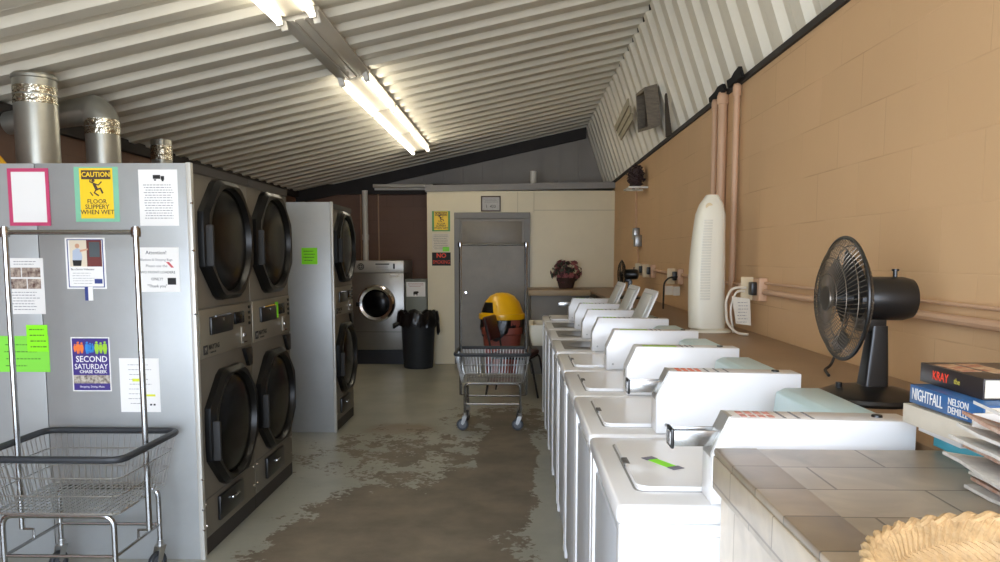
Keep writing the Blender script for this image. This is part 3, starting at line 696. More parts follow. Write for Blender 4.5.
# ================================================================== WASHERS
def rrect(x0, x1, y0, y1, r, n=4):
    pts = fillet([(x0, y0, 0), (x1, y0, 0), (x1, y1, 0), (x0, y1, 0)], r, n, True); return [(p.x, p.y) for p in pts]
def slab(bm, poly, z0, z1, bev=.004):
    vs = prism(bm, poly, z0, z1, 'z')
    return vs
def washer(k, y0, openlid, slide, label, tape=None):
    X0 = .215; root = thing('top_load_washer', label, 'washer', (X0, y0, 0), 'row of white top loading washers')
    W, Dp = .655, .645
    def B(*a, **q): bm = BM(); box(bm, *a, **q); return bm
    bm = BM(); box(bm, .02, Dp, .004, W-.004, .03, .885, .004)
    for yy_ in (.004, W-.05): box(bm, .006, .024, yy_, yy_+.046, .03, .885, .004)
    obj('cabinet', bm, WHITE, root, local=True)
    bm = BM(); box(bm, .012, .021, .07, W-.07, .1, .84, .003); obj('front_panel', bm, mat('washer_front_shade', 'b9bcc0', .35), root, local=True)  # greyer than the cabinet: shade on the front is painted into the colour
    bm = BM(); box(bm, .06, .6, -.0005, .006, .05, .86, .002); obj('side_panel', bm, WHITE, root, local=True)
    bm = BM()
    for x in (.05, Dp-.05):
        for y in (.05, W-.05): tube(bm, [(x, y, 0), (x, y, .035)], .02, 10)
    obj('foot', bm, BLACKM, root, local=True)
    # top: slab with a shallow well for the lid
    bm = BM()
    lx0, lx1, ly0, ly1 = .06, .43, .105, .56
    vs = box(bm, 0, Dp, 0, W, .885, .93, .012, 3)
    top = obj('top', bm, WHITE, root, local=True)
    bm = BM(); pl = rrect(lx0-.006, lx1+.006, ly0-.006, ly1+.006, .03)
    slab(bm, pl, .9285, .9305); obj('lid_gasket', bm, mat('gasket_grey', '8d8b86', .6), top, local=True)
    if openlid:
        bm = BM(); lathe(bm, [(0, .9312), (.15, .9312), (.165, .934), (.175, .9312)], ((lx0+lx1)/2, (ly0+ly1)/2, 0), 32); obj('tub_opening', bm, mat('tub_dark', '4c4c4e', .3), top, local=True)
    T = 3.5e-3
    bm = BM(); pl = rrect(0, lx1-lx0, ly0, ly1, .028)
    vs = prism(bm, pl, .0, .011, 'z')
    bmesh.ops.bevel(bm, geom=[e for e in bm.edges if all(abs(v.co.z-.011) < 1e-5 for v in e.verts)], offset=.005, segments=2, affect='EDGES')
    # hinge edge at local x = lx1
    if openlid: M = Matrix.Translation((lx1+.012, 0, .935)) @ Matrix.Rotation(radians(114), 4, 'Y') @ Matrix.Translation((-(lx1-lx0), 0, 0))
    else: M = Matrix.Translation((lx0, 0, .9305))
    bmesh.ops.transform(bm, matrix=M, verts=bm.verts)
    lid = obj('lid', bm, WHITE, root, local=True)
    if openlid:
        bm = BM(); box(bm, .03, .34, ly0+.06, ly1-.06, -.012, .001, .008); bmesh.ops.transform(bm, matrix=M, verts=bm.verts); obj('lid_inner_panel', bm, mat('lid_inner', 'b9bab6', .4), lid, local=True)
        bm = BM(); box(bm, .2, .25, ly0+.2, ly0+.25, -.0135, -.011); bmesh.ops.transform(bm, matrix=M, verts=bm.verts); obj('lid_label', bm, GREYINK, lid, local=True)
    bm = BM(); box(bm, -.004, .012, ly0+.2, ly0+.26, .003, .0125, .002); bmesh.ops.transform(bm, matrix=M, verts=bm.verts); obj('lid_notch', bm, mat('notch_grey', '55534f', .5), lid, local=True)
    # sloping pale blue control console at the back
    bm = BM(); prism(bm, [(.505, .93), (.52, 1.085), (.545, 1.098), (Dp, 1.098), (Dp, .93)], .1, .56, 'y', .005); con = obj('control_console', bm, PALEBLUE, root, local=True)
    bm = BM(); lathe(bm, [(0, 0), (.028, 0), (.024, .022), (0, .024)], (.514, .45, 1.01), 18, '-x'); obj('dial', bm, WHITE2, con, local=True)
    bm = BM()
    for i, z in enumerate((1.045, 1.03, .99)): 
        for j in range(3): box(bm, .5085+(z-.99)*.07, .512+(z-.99)*.07+.004, .16+j*.05, .195+j*.05, z, z+.005)
    obj('console_print', bm, NAVY, con, local=True, smooth=False)
    # meter case on the near side of the top
    bm = BM(); prism(bm, [(.205, .932), (.205, 1.04), (.243, 1.124), (Dp-.005, 1.118), (Dp-.005, .932)], .004, .094, 'y', .003); mc = obj('meter_case', bm, WHITE, root, local=True)
    if slide: bm = BM(); prism(bm, [(.2035, 1.035), (.2035, 1.045), (.2415, 1.1255), (.25, 1.1255), (.25, 1.035)], .0145, .0855, 'y'); obj('meter_face', bm, mat('meter_face_grey', 'b5b3ad', .35, metal=.5), mc, local=True)
    ext = .078 if slide else 0
    if not slide:
        bm = BM(); box(bm, .2035, .206, .03, .078, 1.0, 1.03, .001); obj('slide_plate', bm, MATS['meter_face_grey'], mc, local=True)
    else:
        bm = BM()
        box(bm, .205-ext, .2248, .0352, .0728, 1.056, 1.07); box(bm, .205-ext, .225, .03, .035, 1.055, 1.09, .001); box(bm, .205-ext, .225, .073, .078, 1.055, 1.09, .001)
        sl = obj('coin_slide', bm, mat('slide_steel', '9b9b99', .25, metal=.95), mc, local=True)
        bm = BM(); box(bm, .205-ext-.007, .205-ext, .026, .082, 1.05, 1.094, .002); obj('slide_face', bm, BLACK, sl, local=True)
        bm = BM()
        for i in range(3): box(bm, .205-ext-.0085, .205-ext-.0065, .034+i*.016, .042+i*.016, 1.058, 1.086)
        obj('slot_mark', bm, CHROME, sl, local=True)
    bm = BM(); lathe(bm, [(0, 0), (.012, 0), (.011, .005), (0, .006)], (Dp-.07, .05, 1.1185), 14); obj('lock', bm, BLACK, mc, local=True)
    bm = BM(); lathe(bm, [(0, -.002), (.005, -.002), (.005, .004), (0, .004)], (.235, .002, .96), 10, 'y'); obj('screw', bm, ZINC, mc, local=True)
    c_ = {0: mat('faded_red_print', 'c98f84', .6), 1: mat('orange_print', 'dd7050', .6)}.get(k, LIME)
    bm = BM()
    if k in (2, 3):
        box(bm, .27, .40, .02, .05, 1.1185, 1.1242)
        for v in bm.verts: v.co.z = 1.1245 - (v.co.x-.243)*.0155 + (.0006 if v.co.z > 1.12 else -.001)
    else:
        for i in range(2):
            for j in range(4): 
                x = .27+j*.02; box(bm, x, x+.013, .02+.035*i, .045+.035*i, 0, 1)
        for v in bm.verts: v.co.z = 1.1245 - (v.co.x-.243)*.0155 + (.0004 if v.co.z > .5 else -.001)
    obj('top_print', bm, c_, mc, local=True, smooth=False)
    bm = BM()
    for i in range(3):
        for j in range(5):
            x = .36+i*.03 if k not in (2, 3) else .42+i*.02; box(bm, x, x+.006, .015+.015*j, .026+.015*j, 0, 1)
    for v in bm.verts: v.co.z = 1.1245 - (v.co.x-.243)*.0155 + (.0004 if v.co.z > .5 else -.001)
    obj('instruction_print', bm, GREYINK, mc, local=True, smooth=False)
    return root
WY = [1.66, 2.345, 3.01, 3.7, 4.44, 5.13, 5.83, 6.55]
WL = ['white top loading washer nearest the camera with green tape on its closed lid',
      'white top loading washer with coin slide pulled out, second from the camera',
      'white top loading washer with closed lid, third from the camera',
      'white top loading washer with closed lid, in front of the first open-lidded one',
      'nearest of the three white washers with lid standing open',
      'middle one of the three white washers with lid standing open',
      'farthest of the three white washers with lid standing open',
      'white top loading washer with closed lid at the far end of the row']
for k, y in enumerate(WY): washer(k, y, k in (4, 5, 6), k in (0, 1, 7), WL[k])
t = thing('green_tape_strip', 'lime tape strip with grey tape ends on the nearest washer lid', 'tape', (.37, 1.97, .9415))
Rz = Matrix.Translation((.37, 1.97, .9422)) @ Matrix.Rotation(radians(-62), 4, 'Z')
bm = BM(); box(bm, -.045, .045, -.014, .014, -.0004, .0006, M=Rz); obj('tape', bm, GREEN, t, smooth=False)
bm = BM(); box(bm, -.065, -.04, -.018, .016, 0, .0012, M=Rz); box(bm, .04, .065, -.016, .018, 0, .0012, M=Rz); obj('tape_end', bm, mat('grey_tape', '6f6c7c', .5), t, smooth=False)

# utility sink at the far end of the washers
r = thing('utility_sink', 'cream plastic sink edge beyond the last washer, beside the chair', 'sink', (.35, 7.55, 0))
bm = BM()
o1 = rrect(.1, .62, 7.25, 7.85, .04); i1 = rrect(.14, .58, 7.29, 7.81, .04); i2 = rrect(.17, .55, 7.32, 7.78, .05); o0 = rrect(.125, .6, 7.27, 7.83, .04)
R_ = [[bm.verts.new((x, y, z)) for x, y in p] for p, z in ((o0, .64), (o1, .74), (o1, .835), (i1, .835), (i2, .70))]
for a, b in zip(R_, R_[1:]):
    for i in range(len(a)): bm.faces.new((a[i], a[(i+1) % len(a)], b[(i+1) % len(a)], b[i]))
bm.faces.new(R_[0]); bm.faces.new(R_[-1]); obj('basin', bm, WHITE2, r)
for x in (.34, .56):
    for y in (7.31, 7.79): bm = BM(); tube(bm, [(x, y, .7), (x, y, 0)], .016, 8); obj('leg', bm, BLACKM, r)

# ================================================================== COUNTERS
r = thing('folding_counter', 'long brown laminate counter running along the tan wall behind the washers', 'counter', (1.1, 6, 0))
bm = BM(); box(bm, .89, XR-.002, 1.625, PY-.01, 1.03, 1.06, .004); box(bm, .14, .9, 9.72, PY-.01, 1.03, 1.06, .004); obj('worktop', bm, COUNTER, r)
bm = BM(); box(bm, .96, XR-.004, 1.66, 9.7, 0, 1.03); obj('base', bm, mat('counter_base', '6b5b4b', .6), r)
bm = BM(); box(bm, .13, .9, 9.7, 9.72, .99, 1.06, .003); box(bm, .12, .14, 9.7, PY-.01, .99, 1.06, .003); obj('edge_band', bm, mat('edge_tan', 'a08c6c', .5), r)
bm = BM(); box(bm, .15, .88, 9.74, PY-.02, 0, 1.03, .003); obj('front_panel', bm, mat('panel_grey', '77736b', .5, var=.08), r)
r = thing('tiled_counter', 'stone tiled counter at lower right carrying the books and basket', 'counter', (.85, .6, 0))
bm = BM(); box(bm, .412, XR-.003, -.4, 1.61, 1.055, 1.07, .003); obj('tile_top', bm, tile_mat('stone_tile_top', .30, .145, .5, 'xy', c1='9a8c78', c2='ab9e8b', grout='63584a'), r)
bm = BM(); box(bm, .41, .50, -.4, 1.612, 1.056, 1.0715, .003); obj('edge_tile', bm, tile_mat('stone_tile_edge', .145, .30, 0, 'yx', c1='84745f', c2='a5947d', grout='63584a'), r)
bm = BM(); box(bm, .425, XR-.003, -.4, 1.6, 0, 1.055); obj('base', bm, tile_mat('stone_tile_side', .30, .62, .5, 'yz', c1='c4b6a2', c2='d0c5b4', grout='a0907a'), r)
bm = BM(); box(bm, .408, .426, -.4, 1.611, .985, 1.056, .003); obj('edge_row', bm, tile_mat('stone_tile_lip', .25, .5, .5, 'yz', c1='b3a38b', c2='c2b49e', grout='8f7f69'), r)

# ================================================================== BOOKS, PAPERS, BASKET
def book(label, x0, x1, y0, y1, z0, z1, cover, texts, ang=0, group='stacked books'):
    x0 += .016; x1 += .016
    r = thing('book', label, 'book', ((x0+x1)/2, (y0+y1)/2, z0), group)
    cx, cy = (x0+x1)/2, (y0+y1)/2; M = Matrix.Translation((cx, cy, 0)) @ Matrix.Rotation(ang, 4, 'Z') @ Matrix.Translation((-cx, -cy, 0))
    bm = BM(); box(bm, x0, x1, y0, y1, z0, z0+.003, .001, M=M); box(bm, x0, x1, y0, y1, z1-.003, z1, .001, M=M); box(bm, x0, x0+.004, y0, y1, z0, z1, .0015, M=M); obj('cover', bm, cover, r)
    bm = BM(); box(bm, x0+.004, x1-.004, y0+.003, y1-.003, z0+.003, z1-.003, M=M); obj('pages', bm, PAPER2, r)
    for s_, sz, yy_, m_, sx in texts:
        o = text(s_, sz, (0, 0, 0), '-x', m_, None, sx=sx)
        me = o.data; me.transform(M @ Matrix.Translation((x0-.0008, yy_, (z0+z1)/2))); me.transform(Matrix.Translation(-r.location)); o.parent = r
    return r
book('cyan paperback lying at the bottom of the book stack', .865, 1.03, 1.47, 1.645, 1.0715, 1.10, CYAN, [])
book('white booklet with dark print just above the cyan paperback', .84, 1.03, 1.5, 1.66, 1.1005, 1.125, PAPER, [])
book('cream magazine bundle between white booklet and blue novel', .80, 1.02, 1.36, 1.64, 1.1255, 1.165, PAPER2, [], .06)
book('blue novel NIGHTFALL, second from the top of the stack', .80, .985, 1.375, 1.62, 1.1705, 1.208, COVERB, [('NIGHTFALL', .034, 1.555, PAPER, .62), ('NELSON\nDEMILLE', .019, 1.45, PAPER, .9)], .03)
b = book('dark hardback with red KRAY lettering on top of the book stack', .835, 1.02, 1.43, 1.655, 1.2085, 1.248, COVERK, [('KRAY', .026, 1.575, REDINK, .9), ('the', .016, 1.515, mat('olive_ink', 'b9a94a', .5), 1)], 0)
bm = BM(); box(bm, .86, .9, 1.52, 1.62, 1.2478, 1.2487); box(bm, .91, .95, 1.5, 1.63, 1.2478, 1.2487); obj('cover_print', bm, mat('cover_print_red', '9a4a3a', .5, var=.7, vscale=30, col2='c9b490'), b, smooth=False)
# newspapers, each a sagging folded sheet
def newspaper(x0, x1, y0, y1, z, lift, ang, seed, label, m):
    rnd = random.Random(seed); bm = BM(); n = 14; th = .0055; rows = []
    for j in range(4):
        row = []
        for i in range(n+1):
            t = i/n; x = x0 + (x1-x0)*t; y = y0 + (y1-y0)*j/3
            zz = z + lift * (1-t)**2 * (.75 + .25*j/3) + .002*sin(j*2+t*5+seed)
            row.append((x, y, zz))
        rows.append(row)
    V = [[[bm.verts.new((x, y, zz + s_)) for x, y, zz in row] for row in rows] for s_ in (0, th)]
    for s_ in (0, 1):
        for j in range(3):
            for i in range(n): bm.faces.new((V[s_][j][i], V[s_][j][i+1], V[s_][j+1][i+1], V[s_][j+1][i]))
    edge = lambda Q: Q[0] + [r_[-1] for r_ in Q[1:]] + Q[-1][-2::-1] + [r_[0] for r_ in Q[-2:0:-1]]
    a, b2 = edge(V[0]), edge(V[1])
    for i in range(len(a)): bm.faces.new((a[i], a[(i+1) % len(a)], b2[(i+1) % len(a)], b2[i]))
    cx, cy = (x0+x1)/2, (y0+y1)/2
    bmesh.ops.rotate(bm, cent=(cx, cy, 0), matrix=Matrix.Rotation(ang, 3, 'Z'), verts=bm.verts)
    return tag(obj('newspaper', bm, m), label, 'newspaper', 'loose newspapers beside the books')
NP = mat('newsprint', 'd6d2ca', .8, var=.2, vscale=35); NP2 = mat('newsprint_tint', 'c9b6a4', .8, var=.25, vscale=30, col2='a8765c')
spec = []
rr_ = random.Random(8)
nl = ['lowest white newspaper of the loose pile at the right edge', 'tinted newspaper second from the bottom of the loose pile', 'thin white newspaper third from the bottom of the loose pile', 'white newspaper sticking out farthest left from the middle of the pile', 'tinted newspaper just above the one sticking out farthest', 'white newspaper curling up in the middle of the loose pile', 'white newspaper curling up third from the top of the pile', 'tinted newspaper curling up second from the top of the pile', 'topmost newspaper of the loose pile, curled highest at its left edge']
for i in range(9):
    spec.append(((.775, .785, .78, .735, .765, .74, .75, .755, .77)[i], 1.07, 1.14, (1.34, 1.34, 1.34, 1.345, 1.335, 1.335, 1.33, 1.325, 1.32)[i], 1.0725+.0105*i, (0, 0, 0, .022, .03, .038, .047, .056, .066)[i], (.05, .0, -.04, -.1, -.05, 0, .03, -.02, .04)[i], nl[i], NP2 if i in (1, 4, 7) else NP))
for i, q in enumerate(spec): newspaper(*q[:7], i+1, q[7], q[8])
bm = BM(); box(bm, .80, .90, 1.365, 1.374, 1.166, 1.196, .003)
tag(obj('white_card_box', bm, PAPER), 'small flat white box lying in front of the blue novel', 'box')
# basket
r = thing('wicker_basket', 'woven wicker basket cut off by the lower right corner', 'basket', (.60, .80, 1.0715))
cx, cy, rx, ry = .618, .79, .24, .20
bm = BM()
lathe(bm, [(0, 1.0725), (.74, 1.0725), (.84, 1.09), (.98, 1.128), (.955, 1.13), (.82, 1.096), (.72, 1.082), (0, 1.082)], (cx, cy, 0), 56, 'z', rx, ry); obj('basket_body', bm, WICKER, r)
def bpt(a, t):   # t 0 = outer foot, 1 = rim, 2 = inner floor
    if t <= 1: k, z = .80 + .20*t, 1.08 + .056*t
    else: k, z = 1.0 - .20*(t-1), 1.136 - .050*(t-1)
    return Vector((cx+rx*k*cos(a), cy+ry*k*sin(a), z))
bm = BM(); n = 120
for row, (t0, t1, sg) in enumerate(((.0, .62, 1), (.5, 1.12, -1), (1.0, 1.55, 1), (1.45, 2.0, -1))):
    for i_ in range(n):
        a0 = 2*pi*i_/n; pts = []
        for q in range(5):
            u = q/4; p = bpt(a0 + sg*.16*u, t0 + (t1-t0)*u); up_ = .001*sin(pi*u); pts.append(p + Vector((0, 0, up_)))
        tube(bm, pts, .005, 6, radii=[.003, .0055, .006, .0055, .003])
obj('weave', bm, WICKER, r)
bm = BM(); tube(bm, [bpt(2*pi*k_/72, 0) for k_ in range(72)], .006, 8, closed=True); obj('base_hoop', bm, WICKER, r)
for q in range(2):
    bm = BM(); pts = []
    for k_ in range(260):
        a = 2*pi*k_/260; ph = a*26 + q*pi; p = bpt(a, 1.0); pts.append(p + Vector((cos(a)*.004*cos(ph), sin(a)*.004*cos(ph), .004*sin(ph))))
    tube(bm, pts, .0048, 6, closed=True); obj('rim_braid', bm, WICKER, r)

# ================================================================== TABLE FANS
def table_fan(name, label, cx, cy, z0, k, metal, ang=0):
    """axis along -x before turning by ang about z"""
    r = thing(name, label, 'fan', (0, 0, 0), 'table fans')
    M = Matrix.Translation((cx, cy, z0)) @ Matrix.Rotation(ang, 4, 'Z') @ Matrix.Scale(k, 4)
    def fin(bm): bmesh.ops.transform(bm, matrix=M, verts=bm.verts)
    Z = .292; RX_ = -.085; R = .172
    bm = BM(); lathe(bm, [(0, 0), (.138, 0), (.142, .008), (.138, .018), (.10, .034), (.05, .044), (0, .046)], (0, 0, 0), 40); fin(bm); b = obj('base', bm, BLACK, r, local=True)
    bm = BM(); tube(bm, [(-.085, 0, .03), (-.085, 0, .052)], .009, 12); fin(bm); obj('speed_knob', bm, BLACK, b, local=True)
    bm = BM(); A = [rrect(-.03+.005, .045-.0, -.033, .033, .012), rrect(-.006, .04, -.022, .022, .01)]
    ra = [[bm.verts.new((x, y, z)) for x, y in p] for p, z in ((A[0], .036), (A[1], .215))]
    for i in range(len(ra[0])): bm.faces.new((ra[0][i], ra[0][(i+1) % len(ra[0])], ra[1][(i+1) % len(ra[0])], ra[1][i]))
    bm.faces.new(ra[0]); bm.faces.new(ra[1]); fin(bm); obj('column', bm, BLACK, r, local=True)
    bm = BM(); box(bm, -.04, .035, -.02, .02, .2, .24, .005); fin(bm); obj('neck', bm, BLACK, r, local=True)
    bm = BM(); lathe(bm, [(0, -.05), (.052, -.05), (.062, -.03), (.062, .08), (.056, .105), (.03, .115), (0, .117)], (0, 0, Z), 28, 'x'); fin(bm); mh = obj('motor_housing', bm, BLACK, r, local=True)
    bm = BM(); tube(bm, [(.06, 0, Z+.055), (.06, 0, Z+.078)], .006, 10); tube(bm, [(.06, 0, Z+.078), (.06, 0, Z+.084)], .01, 12); fin(bm); obj('swing_knob', bm, BLACK, mh, local=True)
    def guard(sgn, dep, name):
        bm = BM(); n = 68
        for i in range(n):
            a = 2*pi*i/n; pts = []
            for t in (0, .25, .5, .75, .9, 1):
                rr = .035 + (R-.035)*t; d = dep*(1 - t**3)
                aa = a + .25*(1-t)
                pts.append((RX_ + sgn*d, rr*cos(aa), Z + rr*sin(aa)))
            tube(bm, pts, .0013, 4, caps=False)
        for rr in (.07, .115, .15):
            t = (rr-.035)/(R-.035); x = RX_ + sgn*dep*(1-t**3)
            tube(bm, [(x, rr*cos(2*pi*k_/40), Z+rr*sin(2*pi*k_/40)) for k_ in range(40)], .0016, 5, closed=True)
        lathe(bm, [(0, sgn*(dep+.006)), (.034, sgn*(dep+.004)), (.037, sgn*(dep-.006))], (RX_, 0, Z), 24, 'x')
        fin(bm); return obj(name, bm, metal, r, local=True)
    guard(-1, .045, 'front_guard'); guard(1, .045, 'rear_guard')
    bm = BM(); tube(bm, [(RX_, R*cos(2*pi*q/64), Z+R*sin(2*pi*q/64)) for q in range(64)], .0055, 8, closed=True); fin(bm); obj('guard_ring', bm, BLACK, r, local=True)
    bm = BM()
    for q in range(3):
        a0 = 2*pi*q/3 + .4; g = []
        for i in range(7):
            t = i/6; rr = .025 + .12*t; row = []
            for j in range(5):
                u = j/4; aa = a0 + (u-.5)*1.25*(.6+.6*t*(1-.4*t)); row.append((RX_ + (u-.5)*.045*(1-.3*t), rr*cos(aa), Z+rr*sin(aa)))
            g.append([bm.verts.new(p) for p in row])
        for i in range(6):
            for j in range(4): bm.faces.new((g[i][j], g[i][j+1], g[i+1][j+1], g[i+1][j]))
    res = bmesh.ops.solidify(bm, geom=bm.faces[:], thickness=.002)
    fin(bm); bl = obj('blades', bm, mat('fan_blade', '3c3a38', .35), r, local=True)
    bm = BM(); lathe(bm, [(0, -.03), (.022, -.025), (.028, .02), (0, .02)], (RX_, 0, Z), 20, 'x'); fin(bm); obj('hub', bm, BLACK, r, local=True)
    return r
table_fan('table_fan', 'large black table fan on the counter with round wire guard facing left', 1.005, 2.235, 1.0605, 1.0, mat('guard_wire_bronze', '6a6258', .35, metal=.8))
table_fan('table_fan', 'small dark table fan far away on the counter by the tan wall', 1.08, 7.7, 1.0605, .82, mat('guard_wire_dark', '3a3735', .4, metal=.6), radians(-12))
bm = BM(); tube(bm, [(1.16, 2.17, 1.068), (1.2, 2.0, 1.066), (1.16, 1.8, 1.066), (1.0, 1.74, 1.066), (1.02, 1.66, 1.066), (1.15, 1.62, 1.074)], .004, 8, .08); tag(obj('power_cord', bm, BLACK), 'black cord looping on the counter between the big fan and the books', 'cord')
bm = BM(); tube(bm, [(1.235, 2.9, 1.36), (1.19, 2.86, 1.2), (1.13, 2.82, 1.08), (1.1, 2.8, 1.067), (1.06, 2.66, 1.067)], .005, 8, .06); tube(bm, [(1.165, 2.84, 1.13), (1.14, 2.82, 1.16), (1.155, 2.83, 1.18)], .012, 8)
tag(obj('power_cord', bm, BLACKM), 'dark knotted cord hanging to the counter just left of the big fan guard', 'cord')
# ---- white tower heater
r = thing('tower_fan', 'tall white tower fan standing on the counter in front of the pipes', 'fan', (1.06, 4.3, 1.06))
def loft(bm, secs, n=28):
    R_ = []
    for cx, cy, rx, ry, z in secs:
        ring = []
        for k_ in range(n):
            a = 2*pi*k_/n; c_, s_ = cos(a), sin(a)
            ring.append(bm.verts.new((cx+rx*abs(c_)**.7*(1 if c_ > 0 else -1), cy+ry*abs(s_)**.7*(1 if s_ > 0 else -1), z)))
        R_.append(ring)
    for a, b in zip(R_, R_[1:]):
        for k_ in range(n): bm.faces.new((a[k_], a[(k_+1) % n], b[(k_+1) % n], b[k_]))
    bm.faces.new(R_[0]); bm.faces.new(R_[-1])
hx, hy = 1.055, 4.3
bm = BM(); loft(bm, [(hx, hy, .105, .105, 1.061), (hx, hy, .105, .105, 1.07), (hx, hy, .09, .09, 1.08), (hx, hy, .05, .05, 1.087)]); obj('base', bm, WHITE2, r)
secs = []
for i in range(15):
    t = i/14; z = 1.083 + .722*t; w_ = .096 - .05*max(0, t-.35)**1.5
    if i == 14: w_ *= .45
    if i == 13: w_ *= .85
    secs.append((hx-.02+.012*t-.012*sin(pi*t), hy, w_, w_*.85, z))
bm = BM(); loft(bm, secs); body = obj('tower_body', bm, WHITE2, r)
bm = BM()
for i in range(30):
    z = 1.24 + i*.0145; t = (z-1.083)/.722; cxx = hx-.02+.012*t-.012*sin(pi*t)
    w_ = .096 - .05*max(0, t-.35)**1.5
    box(bm, cxx-w_*.55, cxx-w_*.0, hy-w_*.85-.003, hy-w_*.7, z, z+.008, .001)
obj('air_grille', bm, mat('grille_white', 'cdc8b8', .5), body)
bm = BM(); lathe(bm, [(0, 0), (.02, 0), (.018, .006), (0, .007)], (hx-.035, hy-.055, 1.74), 16, 'y'); obj('control_knob', bm, mat('knob_cream', 'c9b48c', .5), body)

# ================================================================== RIGHT WALL FITTINGS
def vpipe(y, r_, ztop, label):
    r = thing('wall_pipe', label, 'pipe', (XR-.03, y, 1.06), 'three vertical pipes on the tan wall')
    bm = BM(); tube(bm, [(XR-.03, y, 1.065), (XR-.03, y, ztop)], r_, 14); obj('pipe', bm, PIPEP, r)
    bm = BM(); tube(bm, [(XR-.03, y, ztop-.03), (XR-.03, y, ztop+.02)], r_*1.3, 14); lathe(bm, [(r_*1.3, 0), (r_*1.0, r_*.8), (0, r_*1.2)], (XR-.03, y, ztop+.02), 14); obj('pipe_cap', bm, PIPEP, r)
vpipe(5.15, .019, 2.44, 'thin tan pipe on the wall, left one of the three verticals')
vpipe(4.96, .028, 2.44, 'thick tan pipe on the wall, middle one of the three verticals')
vpipe(4.65, .019, 2.43, 'thin tan pipe on the wall, right one of the three verticals')
bm = BM()
for pl in ([(4.50, 2.475), (4.79, 2.475), (4.77, 2.512), (4.68, 2.508), (4.60, 2.522), (4.50, 2.53)], [(4.86, 2.475), (5.24, 2.475), (5.22, 2.50), (5.05, 2.508), (4.98, 2.52), (4.87, 2.515)]):
    vs = prism(bm, pl, XR-.05, XR-.03, 'x')
for v in bm.verts: v.co.x -= (v.co.z-2.475)*.31
tag(obj('deck_opening', bm, mat('void_black', '0d0b0a', .9)), 'dark ragged gap cut in the steel deck above the three pipes', 'gap')
bm = BM(); prism(bm, [(6.62, 2.48), (6.82, 2.49), (6.44, 2.76), (6.39, 2.77)], XR-.035, XR-.02, 'x')
for v in bm.verts: v.co.x -= (v.co.z-2.475)*.31
tag(obj('deck_opening', bm, mat('slit_brown', '4b4238', .9)), 'narrow dark wedge-shaped gap in the steel deck left of the pipes', 'gap')
r = thing('conduit', 'long tan conduit running along the wall above the counter', 'pipe', (XR-.025, 3, 1.29))
bm = BM(); tube(bm, [(XR-.022, 4.05, 1.29), (XR-.022, .4, 1.285)], .015, 10); tube(bm, [(XR-.02, 4.05, 1.335), (XR-.02, .4, 1.33)], .006, 8); obj('pipe', bm, PIPEP, r)
bm = BM(); tube(bm, [(XR-.022, 4.5, 1.31), (XR-.022, 6.1, 1.33)], .012, 8); tube(bm, [(XR-.022, 6.5, 1.335), (XR-.022, 7.4, 1.345)], .012, 8); obj('pipe', bm, PIPEP, r)
def outlet(y, z, label, extra=None):
    r = thing('outlet_box', label, 'outlet', (XR, y, z), 'outlet boxes on the tan wall')
    bm = BM(); box(bm, XR-.045, XR-.001, y-.06, y+.06, z-.06, z+.06, .004); obj('box', bm, PIPEP, r)
    bm = BM(); box(bm, XR-.11, XR-.045, y+.04, y+.05, z-.06, z+.065, .003); obj('cover_flap', bm, mat('flap_cream', 'cbb894', .5), r)
    bm = BM(); box(bm, XR-.075, XR-.045, y-.03, y+.03, z-.03, z+.04, .006); obj('plug', bm, BLACK, r)
outlet(4.13, 1.30, 'tan outlet box with paper tag just right of the tower fan')
outlet(6.2, 1.315, 'outlet box between the tower fan and the open lids')
outlet(7.45, 1.335, 'outlet box with raised white flap above the open washer lids')
outlet(7.92, 1.34, 'farthest outlet box on the tan wall near the small fan')
r = thing('hanging_tag', 'yellowed instruction tag hanging on cords under the outlet by the tower fan', 'tag', (1.2, 4.4, 1.2), None)
bm = BM(); prism(bm, [(1.12, 1.265), (1.215, 1.25), (1.225, 1.11), (1.145, 1.12)], 4.12, 4.123, 'y'); obj('tag_paper', bm, PAPER2, r, smooth=False); dashes(r, 1.15, 1.21, 1.12, 1.24, 7, 4.1195, h=.003, seed=21)
bm = BM(); tube(bm, [(1.195, 4.13, 1.31), (1.12, 4.13, 1.31), (1.09, 4.13, 1.24), (1.10, 4.13, 1.12), (1.15, 4.12, 1.068), (1.2, 4.08, 1.068)], .007, 8, .04); tube(bm, [(1.195, 4.15, 1.29), (1.15, 4.15, 1.29), (1.12, 4.15, 1.2), (1.14, 4.15, 1.07)], .006, 8, .04); obj('cord', bm, mat('cord_white', 'cfc6b4', .5), r)
r = thing('hanging_tag', 'pair of small pale tags hanging by a dark cord left of the tower fan', 'tag', (1.2, 6.1, 1.2))
bm = BM(); box(bm, 1.14, 1.2, 6.1, 6.104, 1.175, 1.245, M=None); box(bm, 1.203, 1.255, 6.1, 6.104, 1.17, 1.24); obj('tag_paper', bm, PAPER2, r, smooth=False)
bm = BM(); tube(bm, [(1.24, 6.14, 1.315), (1.17, 6.12, 1.31), (1.13, 6.1, 1.27), (1.125, 6.09, 1.1), (1.125, 6.09, 1.066)], .007, 8, .03); obj('cord', bm, BLACKM, r)
bm = BM(); box(bm, XR-.06, XR-.001, 8.42, 8.56, 1.66, 1.78, .004); sw = thing('switch_box', 'grey switch box below the thin conduit near the partition', 'switch', (XR, 8.5, 1.7)); obj('box', bm, STEEL, sw)
bm = BM(); box(bm, XR-.07, XR-.001, 8.25, 8.39, 1.58, 1.7, .004); obj('box', bm, STEEL, sw)
bm = BM(); tube(bm, [(XR-.02, 8.62, 2.46), (XR-.02, 8.55, 1.78)], .01, 8); tube(bm, [(XR-.02, 8.45, 1.6), (XR-.02, 8.35, 1.45), (XR-.05, 8.2, 1.36), (XR-.03, 8.12, 1.34)], .009, 8, .05); obj('conduit', bm, PIPEP, sw)
